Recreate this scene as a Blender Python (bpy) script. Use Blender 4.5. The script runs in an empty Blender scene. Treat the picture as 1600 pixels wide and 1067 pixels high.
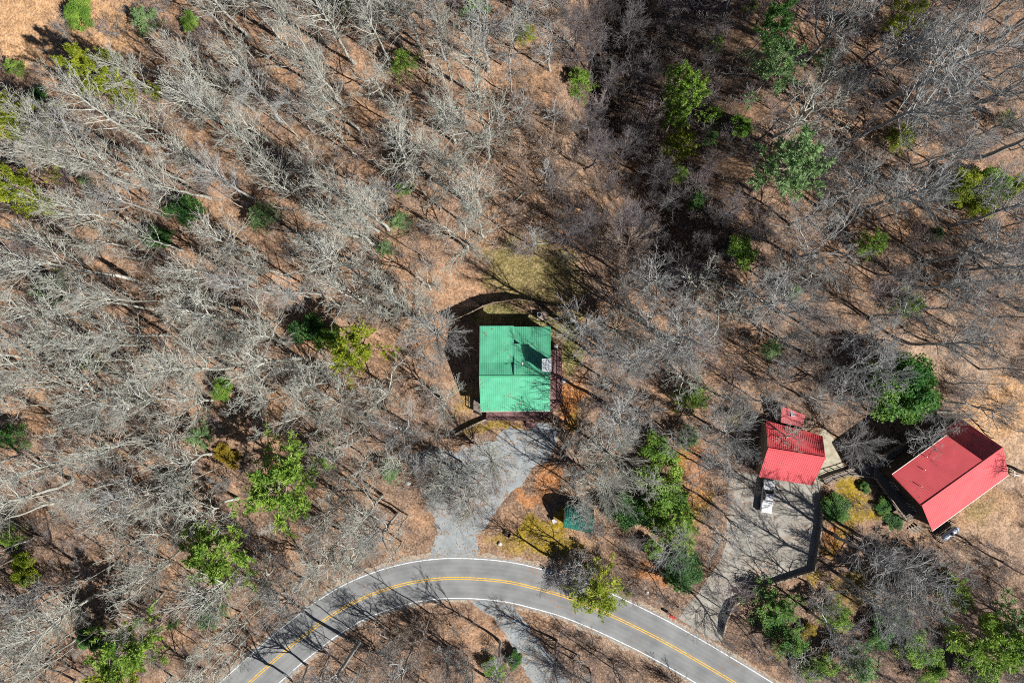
import bpy, bmesh, math
import numpy as np
from mathutils import Vector, Matrix

# ------------------------------------------------------------------ camera, light
SC = bpy.context.scene
COL = SC.collection
H = 117.33                      # drone height, metres
S = 0.11                        # metres per photo pixel at ground level
CX, CY = 800.0, 533.5

cam_d = bpy.data.cameras.new("camera")
cam_d.lens = 24.0; cam_d.sensor_width = 36.0; cam_d.clip_start = 1.0; cam_d.clip_end = 2000.0
cam = bpy.data.objects.new("camera", cam_d); COL.objects.link(cam)
cam.location = (0, 0, H); cam.rotation_euler = (0, 0, 0)
SC.camera = cam

SUN_EL, SUN_AZ = math.radians(43), math.radians(-33)    # azimuth from +X
sdir = Vector((math.cos(SUN_EL)*math.cos(SUN_AZ), math.cos(SUN_EL)*math.sin(SUN_AZ), math.sin(SUN_EL)))
sun_d = bpy.data.lights.new("sun", 'SUN'); sun_d.energy = 5.0; sun_d.angle = math.radians(0.5)
sun_d.color = (1.0, 0.965, 0.91)
sun = bpy.data.objects.new("sun", sun_d); COL.objects.link(sun)
sun.location = (60, -40, 80)
sun.rotation_euler = sdir.to_track_quat('Z', 'Y').to_euler()

W = bpy.data.worlds.new("World"); SC.world = W; W.use_nodes = True
wn = W.node_tree.nodes; wl = W.node_tree.links
sky = wn.new('ShaderNodeTexSky'); sky.sky_type = 'NISHITA'; sky.sun_disc = False
sky.sun_elevation = SUN_EL; sky.sun_rotation = math.radians(90) - SUN_AZ
sky.air_density = .4; sky.dust_density = .2
wn['Background'].inputs[1].default_value = 0.05
wl.new(sky.outputs[0], wn['Background'].inputs[0])

SC.view_settings.view_transform = 'Standard'; SC.view_settings.look = 'None'
SC.view_settings.exposure = 0.58; SC.view_settings.gamma = 1.0
SC.cycles.use_denoising = False; SC.cycles.filter_width = 1.0
SC.cycles.max_bounces = 4; SC.cycles.diffuse_bounces = 1; SC.cycles.glossy_bounces = 2
SC.cycles.transparent_max_bounces = 4
SC.cycles.caustics_reflective = False; SC.cycles.caustics_refractive = False

# ------------------------------------------------------------------ coordinates, noise
def XY(px, py, z=0.0):
    f = (H - z)/H
    return ((px - CX)*S*f, (CY - py)*S*f)
def P(px, py, z=0.0):
    x, y = XY(px, py, z)
    return Vector((x, y, z))
def to_px(x, y, z=0.0):
    f = H/(H - z)
    return (CX + x*f/S, CY - y*f/S)

_lat = np.random.RandomState(5).rand(256, 256)
def vnoise(x, y):
    x = np.asarray(x, float); y = np.asarray(y, float)
    xi = np.floor(x).astype(int); yi = np.floor(y).astype(int)
    fx = x - xi; fy = y - yi
    fx = fx*fx*(3-2*fx); fy = fy*fy*(3-2*fy)
    g = lambda a, b: _lat[a & 255, b & 255]
    return (g(xi, yi)*(1-fx)+g(xi+1, yi)*fx)*(1-fy)+(g(xi, yi+1)*(1-fx)+g(xi+1, yi+1)*fx)*fy
def fbm(x, y, o=4):
    s = 0; a = .5; t = 0
    for k in range(o):
        s = s + a*vnoise(x*2**k+17*k, y*2**k+31*k); t += a; a *= .5
    return s/t
def sstep(a, b, x):
    t = np.clip((x-a)/(b-a), 0, 1); return t*t*(3-2*t)

# terrain: flat round the houses, a ravine in the upper middle, slight swells in the far woods
RV_PY = np.array([-120, 0, 120, 260, 340, 400, 450, 500])
RV_L = np.array([890, 885, 875, 905, 945, 985, 1010, 1030])
RV_B = np.array([985, 975, 970, 990, 1015, 1035, 1048, 1055])
RV_R = np.array([1205, 1200, 1200, 1180, 1150, 1125, 1105, 1080])
RV_D = np.array([13, 13, 13, 12.5, 11, 8, 4, 0.])
def ground_z(x, y):
    x = np.asarray(x, float); y = np.asarray(y, float)
    px = CX + x/S; py = CY - y/S
    L = np.interp(py, RV_PY, RV_L); B = np.interp(py, RV_PY, RV_B); R = np.interp(py, RV_PY, RV_R); D = np.interp(py, RV_PY, RV_D)
    t = np.where(px < B, (px - L)/(B - L), (R - px)/(R - B))
    t = np.clip(t, 0, 1)
    t = t*t*(3-2*t)*.6 + t*.4
    z = -D*t
    far = sstep(0, 120, 430 - py) + sstep(0, 150, 560 - px)*sstep(0, 120, 900 - py)
    far = np.clip(far, 0, 1)
    z = z + far*(fbm(x/14+9, y/14+3, 3) - .5)*1.6
    return z
def G(px, py):
    """ground point seen at a photo pixel"""
    z = 0.0
    for _ in range(6):
        x, y = XY(px, py, z); z = float(ground_z(x, y))
    x, y = XY(px, py, z)
    return Vector((x, y, z))

# ------------------------------------------------------------------ materials
def mat(name, col, rough=.7, noise=0, nscale=3.0, col2=None, bump=0, bscale=20.0, metal=0, spec=.3, coord='Object', detail=4):
    m = bpy.data.materials.new(name); m.use_nodes = True
    nt = m.node_tree; b = nt.nodes['Principled BSDF']
    b.inputs['Roughness'].default_value = rough; b.inputs['Metallic'].default_value = metal
    b.inputs['Specular IOR Level'].default_value = spec
    b.inputs['Base Color'].default_value = (*col, 1)
    tc = nt.nodes.new('ShaderNodeTexCoord')
    if noise or col2:
        n = nt.nodes.new('ShaderNodeTexNoise'); n.inputs['Scale'].default_value = nscale; n.inputs['Detail'].default_value = detail
        nt.links.new(tc.outputs[coord], n.inputs['Vector'])
        r = nt.nodes.new('ShaderNodeValToRGB')
        c2 = col2 if col2 else tuple(min(1, c*(1+noise)) for c in col)
        c1 = col if col2 else tuple(c*(1-noise) for c in col)
        r.color_ramp.elements[0].position = .36; r.color_ramp.elements[1].position = .64
        r.color_ramp.elements[0].color = (*c1, 1); r.color_ramp.elements[1].color = (*c2, 1)
        nt.links.new(n.outputs[0], r.inputs[0]); nt.links.new(r.outputs[0], b.inputs['Base Color'])
    if bump:
        n2 = nt.nodes.new('ShaderNodeTexNoise'); n2.inputs['Scale'].default_value = bscale; n2.inputs['Detail'].default_value = 3
        nt.links.new(tc.outputs[coord], n2.inputs['Vector'])
        bm = nt.nodes.new('ShaderNodeBump'); bm.inputs['Strength'].default_value = bump; bm.inputs['Distance'].default_value = .1
        nt.links.new(n2.outputs[0], bm.inputs['Height']); nt.links.new(bm.outputs[0], b.inputs['Normal'])
    return m

def add_leaves(m, amount, col=(.30, .17, .10), wide=.25):
    """dry leaves blown over a hard surface in drifts"""
    nt = m.node_tree; b = nt.nodes['Principled BSDF']; src = b.inputs['Base Color'].links[0].from_socket
    tc = nt.nodes.new('ShaderNodeTexCoord'); v = nt.nodes.new('ShaderNodeTexVoronoi'); v.inputs['Scale'].default_value = 5.0
    n = nt.nodes.new('ShaderNodeTexNoise'); n.inputs['Scale'].default_value = wide; n.inputs['Detail'].default_value = 6
    nt.links.new(tc.outputs['Object'], v.inputs['Vector']); nt.links.new(tc.outputs['Object'], n.inputs['Vector'])
    sp = nt.nodes.new('ShaderNodeSeparateColor'); nt.links.new(v.outputs['Color'], sp.inputs[0])
    ad = nt.nodes.new('ShaderNodeMath'); ad.operation = 'ADD'; nt.links.new(sp.outputs[0], ad.inputs[0]); nt.links.new(n.outputs[0], ad.inputs[1])
    mr = nt.nodes.new('ShaderNodeMapRange'); mr.inputs[1].default_value = 1.55-amount; mr.inputs[2].default_value = 1.62-amount
    nt.links.new(ad.outputs[0], mr.inputs[0])
    mx = nt.nodes.new('ShaderNodeMix'); mx.data_type = 'RGBA'; nt.links.new(mr.outputs[0], mx.inputs[0]); nt.links.new(src, mx.inputs[6]); mx.inputs[7].default_value = (*col, 1)
    nt.links.new(mx.outputs[2], b.inputs['Base Color'])

def leaf_mat(name, dark, light, scale=.9, trans=.35):
    m = mat(name, dark, rough=.55, col2=light, nscale=scale, detail=6, spec=.25)
    nt = m.node_tree; b = nt.nodes['Principled BSDF']; out = nt.nodes['Material Output']
    src = b.inputs['Base Color'].links[0].from_socket
    tr = nt.nodes.new('ShaderNodeBsdfTranslucent'); mx = nt.nodes.new('ShaderNodeMixShader'); mx.inputs[0].default_value = trans
    nt.links.new(src, tr.inputs[0]); nt.links.new(b.outputs[0], mx.inputs[1]); nt.links.new(tr.outputs[0], mx.inputs[2])
    nt.links.new(mx.outputs[0], out.inputs[0])
    return m

M = {}
M['bark_pale'] = mat('pale_bark', (.34, .34, .295), .8, col2=(.52, .525, .465), nscale=1.2)
M['bark_grey'] = mat('grey_bark', (.27, .27, .26), .8, col2=(.42, .425, .41), nscale=1.2)
M['bark_brown'] = mat('brown_bark', (.28, .21, .17), .85, col2=(.46, .37, .305), nscale=.8)
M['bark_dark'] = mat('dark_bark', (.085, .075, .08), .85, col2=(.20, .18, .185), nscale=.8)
M['twig_purple'] = mat('purple_grey_twigs', (.25, .205, .205), .85, col2=(.38, .33, .33), nscale=.5)
M['twig_tan'] = mat('tan_twigs', (.30, .22, .17), .85, col2=(.46, .365, .29), nscale=.5)
M['twig_grey'] = mat('grey_twigs', (.25, .24, .23), .85, col2=(.40, .39, .375), nscale=.5)
M['leaf_yellow'] = leaf_mat('yellow_green_leaves', (.17, .24, .02), (.42, .47, .045))
M['leaf_green'] = leaf_mat('bright_green_leaves', (.125, .25, .035), (.36, .52, .09))
M['leaf_dark'] = leaf_mat('dark_green_leaves', (.045, .13, .035), (.14, .29, .07))
M['leaf_blue'] = leaf_mat('bluish_green_leaves', (.14, .26, .10), (.32, .47, .2))
M['leaf_deep'] = leaf_mat('glossy_deep_green_leaves', (.045, .15, .03), (.23, .40, .07))
M['leaf_gold'] = leaf_mat('yellow_leaves', (.28, .2, .02), (.48, .36, .05))
M['leaf_brown'] = leaf_mat('brown_leaves', (.16, .09, .05), (.3, .19, .11))

def ground_mat():
    m = bpy.data.materials.new('leaf_litter'); m.use_nodes = True
    nt = m.node_tree; N = nt.nodes; L = nt.links; b = N['Principled BSDF']
    b.inputs['Roughness'].default_value = .95; b.inputs['Specular IOR Level'].default_value = .1
    at = N.new('ShaderNodeAttribute'); at.attribute_name = 'litter'
    tc = N.new('ShaderNodeTexCoord')
    v = N.new('ShaderNodeTexVoronoi'); v.inputs['Scale'].default_value = 4.5; L.new(tc.outputs['Object'], v.inputs['Vector'])
    bw = N.new('ShaderNodeRGBToBW'); L.new(v.outputs['Color'], bw.inputs[0])
    n1 = N.new('ShaderNodeTexNoise'); n1.inputs['Scale'].default_value = .55; n1.inputs['Detail'].default_value = 10; n1.inputs['Roughness'].default_value = .78
    L.new(tc.outputs['Object'], n1.inputs['Vector'])
    def mr(src, a, b_, c, d):
        x = N.new('ShaderNodeMapRange'); x.inputs[1].default_value = a; x.inputs[2].default_value = b_; x.inputs[3].default_value = c; x.inputs[4].default_value = d
        L.new(src, x.inputs[0]); return x.outputs[0]
    f1 = mr(bw.outputs[0], .2, .8, .66, 1.34); f2 = mr(n1.outputs[0], .3, .7, .5, 1.5)
    mu = N.new('ShaderNodeMath'); mu.operation = 'MULTIPLY'; L.new(f1, mu.inputs[0]); L.new(f2, mu.inputs[1])
    mix = N.new('ShaderNodeMix'); mix.data_type = 'RGBA'; mix.blend_type = 'MULTIPLY'; mix.inputs[0].default_value = 1
    L.new(at.outputs['Color'], mix.inputs[6]); L.new(mu.outputs[0], mix.inputs[7])
    # scattered pale dry leaves
    v2 = N.new('ShaderNodeTexVoronoi'); v2.inputs['Scale'].default_value = 5.5; L.new(tc.outputs['Object'], v2.inputs['Vector'])
    bw2 = N.new('ShaderNodeSeparateColor'); L.new(v2.outputs['Color'], bw2.inputs[0])
    pale = mr(bw2.outputs[0], .84, .9, 0, .55)
    mix2 = N.new('ShaderNodeMix'); mix2.data_type = 'RGBA'; L.new(pale, mix2.inputs[0]); L.new(mix.outputs[2], mix2.inputs[6])
    mix2.inputs[7].default_value = (.50, .36, .25, 1)
    L.new(mix2.outputs[2], b.inputs['Base Color'])
    bp = N.new('ShaderNodeBump'); bp.inputs['Strength'].default_value = .8; bp.inputs['Distance'].default_value = .16
    L.new(n1.outputs[0], bp.inputs['Height']); L.new(bp.outputs[0], b.inputs['Normal'])
    return m
M['ground'] = ground_mat()
M['asphalt'] = mat('weathered_asphalt', (.20, .205, .21), .9, col2=(.265, .27, .27), nscale=.35, bump=.15, bscale=8, detail=8)
M['gravel'] = mat('grey_gravel', (.235, .26, .275), .95, col2=(.33, .352, .36), nscale=.6, bump=.35, bscale=11, detail=12)
M['gravel_brown'] = mat('brown_grey_gravel', (.27, .24, .20), .95, col2=(.40, .38, .34), nscale=.7, bump=.5, bscale=9, detail=10)
M['shoulder'] = mat('sandy_shoulder', (.30, .255, .20), .95, col2=(.42, .38, .32), nscale=1.2, bump=.4, bscale=9, detail=8)
M['concrete'] = mat('old_concrete', (.27, .25, .215), .9, col2=(.37, .35, .31), nscale=.5, bump=.12, bscale=12, detail=10)
def add_wear(m):
    nt = m.node_tree; b = nt.nodes['Principled BSDF']; src = b.inputs['Base Color'].links[0].from_socket
    at = nt.nodes.new('ShaderNodeAttribute'); at.attribute_name = 'wear'
    mx = nt.nodes.new('ShaderNodeMix'); mx.data_type = 'RGBA'; mx.blend_type = 'MULTIPLY'; mx.inputs[0].default_value = 1
    nt.links.new(src, mx.inputs[6]); nt.links.new(at.outputs['Color'], mx.inputs[7]); nt.links.new(mx.outputs[2], b.inputs['Base Color'])
add_wear(M['asphalt'])
add_leaves(M['gravel'], .25, (.25, .17, .11)); add_leaves(M['concrete'], .14, wide=.15); add_leaves(M['asphalt'], .04, wide=.1); add_leaves(M['shoulder'], .45)
M['walk'] = mat('washed_concrete', (.33, .29, .21), .9, col2=(.46, .42, .32), nscale=1.3, bump=.2, bscale=12, detail=8)
M['white_line'] = mat('white_road_paint', (.70, .70, .68), .8, noise=.28, nscale=2.5)
M['yellow_line'] = mat('yellow_road_paint', (.72, .42, .05), .8, noise=.25, nscale=2.5)
M['green_roof'] = mat('green_metal_roof', (.10, .415, .25), .5, noise=.1, nscale=.7, metal=0, spec=.3)
M['red_roof'] = mat('red_metal_roof', (.60, .092, .105), .5, noise=.08, nscale=.6, spec=.35)
M['faded_red'] = mat('faded_red_metal_roof', (.42, .09, .10), .6, noise=.2, nscale=1.2, spec=.3)
M['teal_roof'] = mat('teal_metal_roof', (.03, .2, .15), .55, noise=.25, nscale=1.3, spec=.3)
M['ridge_green'] = mat('green_ridge_cap', (.08, .38, .2), .5)
M['ridge_red'] = mat('red_ridge_cap', (.52, .04, .05), .5)
M['log'] = mat('stained_log_wall', (.16, .085, .045), .8, noise=.3, nscale=2, bump=.3, bscale=4)
M['siding'] = mat('tan_siding', (.36, .29, .22), .8, noise=.12, nscale=3)
M['glass'] = mat('window_glass', (.03, .04, .05), .1, spec=.6)
M['trim'] = mat('cream_trim', (.62, .58, .5), .6)
M['gutter'] = mat('pale_gutter', (.74, .68, .62), .5)
M['deck'] = mat('reddish_deck_boards', (.19, .10, .10), .8, col2=(.27, .155, .15), nscale=2.5)
M['deck_dark'] = mat('weathered_deck_boards', (.15, .125, .11), .85, col2=(.22, .19, .17), nscale=2.5)
M['rail'] = mat('dark_railing_wood', (.085, .05, .045), .8, noise=.2, nscale=4)
M['fence'] = mat('weathered_fence_boards', (.30, .22, .16), .85, noise=.25, nscale=3)
M['timber'] = mat('grey_timber', (.30, .255, .2), .85, noise=.25, nscale=3)
M['chimney'] = mat('grey_chimney_siding', (.34, .36, .38), .7, noise=.25, nscale=6)
M['cap_metal'] = mat('galvanised_cap', (.5, .53, .56), .45, noise=.2, nscale=9, metal=.4)
M['vent_grey'] = mat('grey_vent_metal', (.36, .39, .42), .5)
M['dark_wall'] = mat('shade_darkened_wall', (.045, .032, .028), .8, noise=.3, nscale=2)  # red house walls: shade of the deck side put into the colour
M['dark_metal'] = mat('dark_metal', (.04, .04, .045), .5)
M['pvc'] = mat('white_pipe', (.75, .74, .7), .5)
M['white_paint'] = mat('white_car_paint', (.78, .79, .80), .25, spec=.5)
M['car_glass'] = mat('car_glass', (.015, .02, .025), .08, spec=.6)
M['tyre'] = mat('tyre_rubber', (.02, .02, .02), .9)
M['rim'] = mat('steel_rim', (.45, .46, .48), .35, metal=.6)
M['lamp_red'] = mat('red_tail_light', (.35, .02, .02), .3)
M['lamp_white'] = mat('headlight_glass', (.7, .72, .75), .15, spec=.6)
M['tank'] = mat('silver_tank_paint', (.55, .62, .72), .35, noise=.1, nscale=2, metal=.15, spec=.5)
M['blue'] = mat('blue_plastic', (.10, .2, .36), .4, noise=.15, nscale=3, spec=.5)
M['rock'] = mat('pale_rock', (.55, .54, .52), .9, noise=.15, nscale=3)
M['pad'] = mat('pinkish_slab', (.52, .40, .34), .9, noise=.12, nscale=3)
M['lavender'] = mat('lavender_canvas', (.52, .47, .60), .8, noise=.2, nscale=9)
M['mail_red'] = mat('red_mailbox_paint', (.5, .035, .035), .5)
M['slab'] = mat('cream_slab', (.66, .60, .5), .8, noise=.1, nscale=2)
M['stone'] = mat('retaining_wall_block', (.24, .20, .165), .9, noise=.3, nscale=2.2, bump=.4, bscale=5)

add_leaves(M['green_roof'], .05, (.2, .14, .08), .3); add_leaves(M['red_roof'], .05, (.28, .12, .08), .3)

# ------------------------------------------------------------------ object helpers
def mesh_np(name, V, F, smooth=False):
    me = bpy.data.meshes.new(name)
    V = np.asarray(V, np.float32); F = np.asarray(F, np.int32); k = F.shape[1]
    me.vertices.add(len(V)); me.vertices.foreach_set('co', V.ravel())
    me.loops.add(F.size); me.loops.foreach_set('vertex_index', F.ravel())
    me.polygons.add(len(F)); me.polygons.foreach_set('loop_start', np.arange(0, F.size, k, dtype=np.int32))
    try: me.polygons.foreach_set('loop_total', np.full(len(F), k, np.int32))
    except Exception: pass
    me.polygons.foreach_set('use_smooth', np.full(len(F), smooth))
    me.update(calc_edges=True); me.validate()
    return me
def link(name, me, m=None, parent=None):
    o = bpy.data.objects.new(name, me); COL.objects.link(o)
    if m is not None and me is not None: me.materials.append(m)
    if parent: o.parent = parent
    return o
def tag(o, label=None, cat=None, group=None, kind=None):
    if label: o['label'] = label
    if cat: o['category'] = cat
    if group: o['group'] = group
    if kind: o['kind'] = kind
    return o
def thing(name, loc, label, cat, group=None, rz=0):
    o = bpy.data.objects.new(name, None); COL.objects.link(o); o.location = loc; o.rotation_euler = (0, 0, rz)
    o.empty_display_size = .5
    return tag(o, label, cat, group)

class MB:
    """collects boxes, bars, tubes and polygons into one mesh; coordinates relative to an origin"""
    def __init__(s, org=(0, 0, 0)):
        s.bm = bmesh.new(); s.o = Vector(org)
    def quadbox(s, bot, top):
        vb = [s.bm.verts.new(Vector(p)-s.o) for p in bot]; vt = [s.bm.verts.new(Vector(p)-s.o) for p in top]
        n = len(bot)
        s.bm.faces.new(list(reversed(vb))); s.bm.faces.new(vt)
        for i in range(n):
            j = (i+1) % n; s.bm.faces.new((vb[i], vb[j], vt[j], vt[i]))
    def prism(s, pts, z0, z1):
        a = sum(pts[i][0]*pts[(i+1) % len(pts)][1]-pts[(i+1) % len(pts)][0]*pts[i][1] for i in range(len(pts)))
        if a < 0: pts = list(reversed(pts))
        s.quadbox([(p[0], p[1], z0) for p in pts], [(p[0], p[1], z1) for p in pts])
    def box(s, c, d, rz=0):
        c = Vector(c); hx, hy, hz = d[0]/2, d[1]/2, d[2]/2
        R = Matrix.Rotation(rz, 3, 'Z')
        q = [R @ Vector(v) for v in ((-hx, -hy, 0), (hx, -hy, 0), (hx, hy, 0), (-hx, hy, 0))]
        s.quadbox([c+v-Vector((0, 0, hz)) for v in q], [c+v+Vector((0, 0, hz)) for v in q])
    def bar(s, a, b, w, h=None, up=(0, 0, 1)):
        a = Vector(a); b = Vector(b); h = h or w; t = (b-a).normalized(); u = Vector(up)
        if abs(t.dot(u)) > .98: u = Vector((1, 0, 0))
        x = t.cross(u).normalized()*w/2; y = x.cross(t).normalized()*h/2
        s.quadbox([a-x-y, a+x-y, a+x+y, a-x+y], [b-x-y, b+x-y, b+x+y, b-x+y])
    def cyl(s, a, b, r, r2=None, n=12):
        a = Vector(a); b = Vector(b); r2 = r if r2 is None else r2; t = (b-a).normalized()
        u = Vector((0, 0, 1)) if abs(t.z) < .9 else Vector((1, 0, 0))
        x = t.cross(u).normalized(); y = t.cross(x)
        c = [(math.cos(2*math.pi*i/n), math.sin(2*math.pi*i/n)) for i in range(n)]
        s.quadbox([a+x*r*p+y*r*q for p, q in c], [b+x*r2*p+y*r2*q for p, q in c])
    def lathe(s, org, axis, prof, n=16):
        org = Vector(org); t = Vector(axis).normalized()
        u = Vector((0, 0, 1)) if abs(t.z) < .9 else Vector((1, 0, 0))
        x = t.cross(u).normalized(); y = t.cross(x); rings = []
        for d, r in prof:
            rings.append([s.bm.verts.new(org+t*d+(x*math.cos(2*math.pi*i/n)+y*math.sin(2*math.pi*i/n))*max(r, .001)-s.o) for i in range(n)])
        for A, B in zip(rings, rings[1:]):
            for i in range(n):
                j = (i+1) % n; f = s.bm.faces.new((A[i], A[j], B[j], B[i])); f.smooth = True
        s.bm.faces.new(list(reversed(rings[0]))); s.bm.faces.new(rings[-1])
    def slab(s, a, b, c, d, th):
        """sloping quad a,b,c,d (counter-clockwise seen from above), thickness th downwards"""
        dz = Vector((0, 0, th)); q = [Vector(p) for p in (a, b, c, d)]
        s.quadbox([p-dz for p in q], q)
    def build(s, name, m, parent=None, bevel=0, smooth=False):
        bm = s.bm
        bmesh.ops.recalc_face_normals(bm, faces=bm.faces)
        if bevel:
            bmesh.ops.bevel(bm, geom=list(bm.edges), offset=bevel, segments=2, profile=.6, affect='EDGES', clamp_overlap=True)
        if smooth:
            for f in bm.faces: f.smooth = True
        me = bpy.data.meshes.new(name); bm.to_mesh(me); bm.free()
        return link(name, me, m, parent)

def ribbed(mb, a, b, c, d, pitch=.36, rw=.06, rh=.03, th=.1):
    """metal roof: eave a-b, ridge d-c; ribs run from eave to ridge"""
    a, b, c, d = map(Vector, (a, b, c, d)); mb.slab(a, b, c, d, th)
    L = (b-a).length; n = max(2, int(L/pitch)); nrm = (b-a).cross(d-a).normalized()
    for i in range(n+1):
        t = (i+.5)/(n+1); p = a.lerp(b, t); q = d.lerp(c, t); w = (b-a).normalized()*rw/2
        lo = -nrm*.003
        mb.quadbox([p-w+lo, p+w+lo, q+w+lo, q-w+lo], [p-w*.6+nrm*rh, p+w*.6+nrm*rh, q+w*.6+nrm*rh, q-w*.6+nrm*rh])

def catmull(pts, n=8, closed=False):
    pts = [np.array(p, float) for p in pts]; out = []; N = len(pts)
    rng_ = range(N if closed else N-1)
    for i in rng_:
        p0 = pts[(i-1) % N] if closed or i > 0 else 2*pts[0]-pts[1]
        p1 = pts[i]; p2 = pts[(i+1) % N]
        p3 = pts[(i+2) % N] if closed or i+2 < N else 2*pts[-1]-pts[-2]
        for k in range(n):
            t = k/n
            out.append(.5*((2*p1)+(-p0+p2)*t+(2*p0-5*p1+4*p2-p3)*t*t+(-p0+3*p1-3*p2+p3)*t**3))
    if not closed: out.append(pts[-1])
    return np.array(out)

def sheet(name, px_pts, z, m, ragged=.0, smooth_n=6, parent=None, seed=0):
    """flat ground sheet from photo-pixel outline"""
    q = catmull(px_pts, smooth_n, True) if smooth_n > 1 else np.array(px_pts, float)
    w = np.array([XY(p[0], p[1], z) for p in q])
    if ragged:
        fine = []
        for i in range(len(w)):
            a, b = w[i], w[(i+1) % len(w)]; k = max(1, int(np.linalg.norm(b-a)/.35))
            for t in range(k): fine.append(a+(b-a)*t/k)
        w = np.array(fine)
        w = w + ragged*2*np.stack([fbm(w[:, 0]*1.1+seed, w[:, 1]*1.1, 3)-.5, fbm(w[:, 0]*1.1+50, w[:, 1]*1.1+seed, 3)-.5], 1)
    bm = bmesh.new(); vs = [bm.verts.new((p[0], p[1], z)) for p in w]; f = bm.faces.new(vs)
    if f.normal.z < 0: f.normal_flip()
    bmesh.ops.triangulate(bm, faces=[f])
    bmesh.ops.recalc_face_normals(bm, faces=bm.faces)
    for f in bm.faces:
        f.normal_update()
        if f.normal.z < 0: f.normal_flip()
    me = bpy.data.meshes.new(name); bm.to_mesh(me); bm.free()
    return link(name, me, m, parent)

# ------------------------------------------------------------------ ground
C_LEAF = np.array((.345, .205, .122)); C_DULL = np.array((.165, .118, .092)); C_STRAW = np.array((.48, .285, .15))
C_OLIVE = np.array((.19, .155, .06)); C_MOSS = np.array((.26, .18, .022)); C_GRASS = np.array((.145, .15, .045))
C_ORANGE = np.array((.46, .185, .06)); C_DARK = np.array((.088, .064, .052)); C_PALE = np.array((.38, .27, .19))  # darkest litter tone; over the ravine it paints the slope's shade
ZONES = [  # px, py, rx, ry, colour, strength
    (80, 40, 150, 66, C_STRAW, 1), (20, 70, 70, 35, C_STRAW, .8),
    (830, 412, 70, 42, C_OLIVE, 1), (800, 440, 60, 25, C_OLIVE, .8), (880, 440, 40, 35, C_OLIVE, .8),
    (845, 500, 60, 26, C_GRASS, .9), (880, 500, 40, 20, C_OLIVE, .9), (885, 545, 25, 40, C_GRASS, .9), (780, 495, 45, 25, C_GRASS, .8),
    (895, 640, 22, 40, C_ORANGE, .9), (905, 655, 14, 26, C_MOSS, .7), (735, 625, 20, 22, C_MOSS, .5), (790, 672, 35, 12, C_MOSS, .8),
    (745, 665, 18, 10, C_MOSS, .6), (860, 745, 22, 24, C_ORANGE, .8), (820, 775, 34, 14, C_ORANGE, .7),
    (850, 825, 52, 26, C_MOSS, 1), (885, 850, 40, 16, C_MOSS, .9), (800, 835, 40, 20, C_MOSS, .7),
    (1055, 715, 14, 18, C_MOSS, .7), (1090, 790, 30, 38, C_MOSS, .55), (1080, 740, 40, 50, C_ORANGE, .4), (1020, 895, 22, 20, C_ORANGE, .7),
    (1335, 785, 32, 36, C_MOSS, 1), (1310, 750, 22, 14, C_DULL, .6), (1300, 840, 22, 28, C_ORANGE, .8), (1300, 855, 16, 14, C_MOSS, .6),
    (1345, 915, 45, 30, C_MOSS, .7), (1270, 900, 14, 10, C_MOSS, .8), (1320, 830, 20, 20, C_MOSS, .7),
    (1575, 660, 70, 70, C_STRAW, .9), (1560, 620, 60, 40, C_STRAW, .8), (1540, 800, 60, 40, C_STRAW, .55), (1560, 850, 70, 60, C_PALE, .6),
    (1525, 790, 30, 14, C_OLIVE, .6), (1590, 720, 40, 50, C_PALE, .7), (1490, 560, 90, 60, C_PALE, .7), (1400, 560, 60, 30, C_PALE, .5),
    (1030, 130, 140, 190, C_DARK, .85), (1060, 350, 95, 105, C_DARK, .9), (950, 60, 80, 120, C_DARK, .6),  # ravine: shade painted into the litter colour
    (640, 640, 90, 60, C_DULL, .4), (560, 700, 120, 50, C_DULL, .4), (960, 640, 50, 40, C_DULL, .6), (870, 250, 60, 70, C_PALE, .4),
    (1240, 610, 70, 60, C_DULL, .7), (1350, 690, 60, 50, C_DARK, .5), (1260, 1000, 160, 70, C_DARK, .5), (1480, 960, 130, 100, C_DULL, .6),
    (960, 1030, 120, 40, C_DULL, .5), (990, 1000, 60, 40, C_PALE, .4),
]
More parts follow.
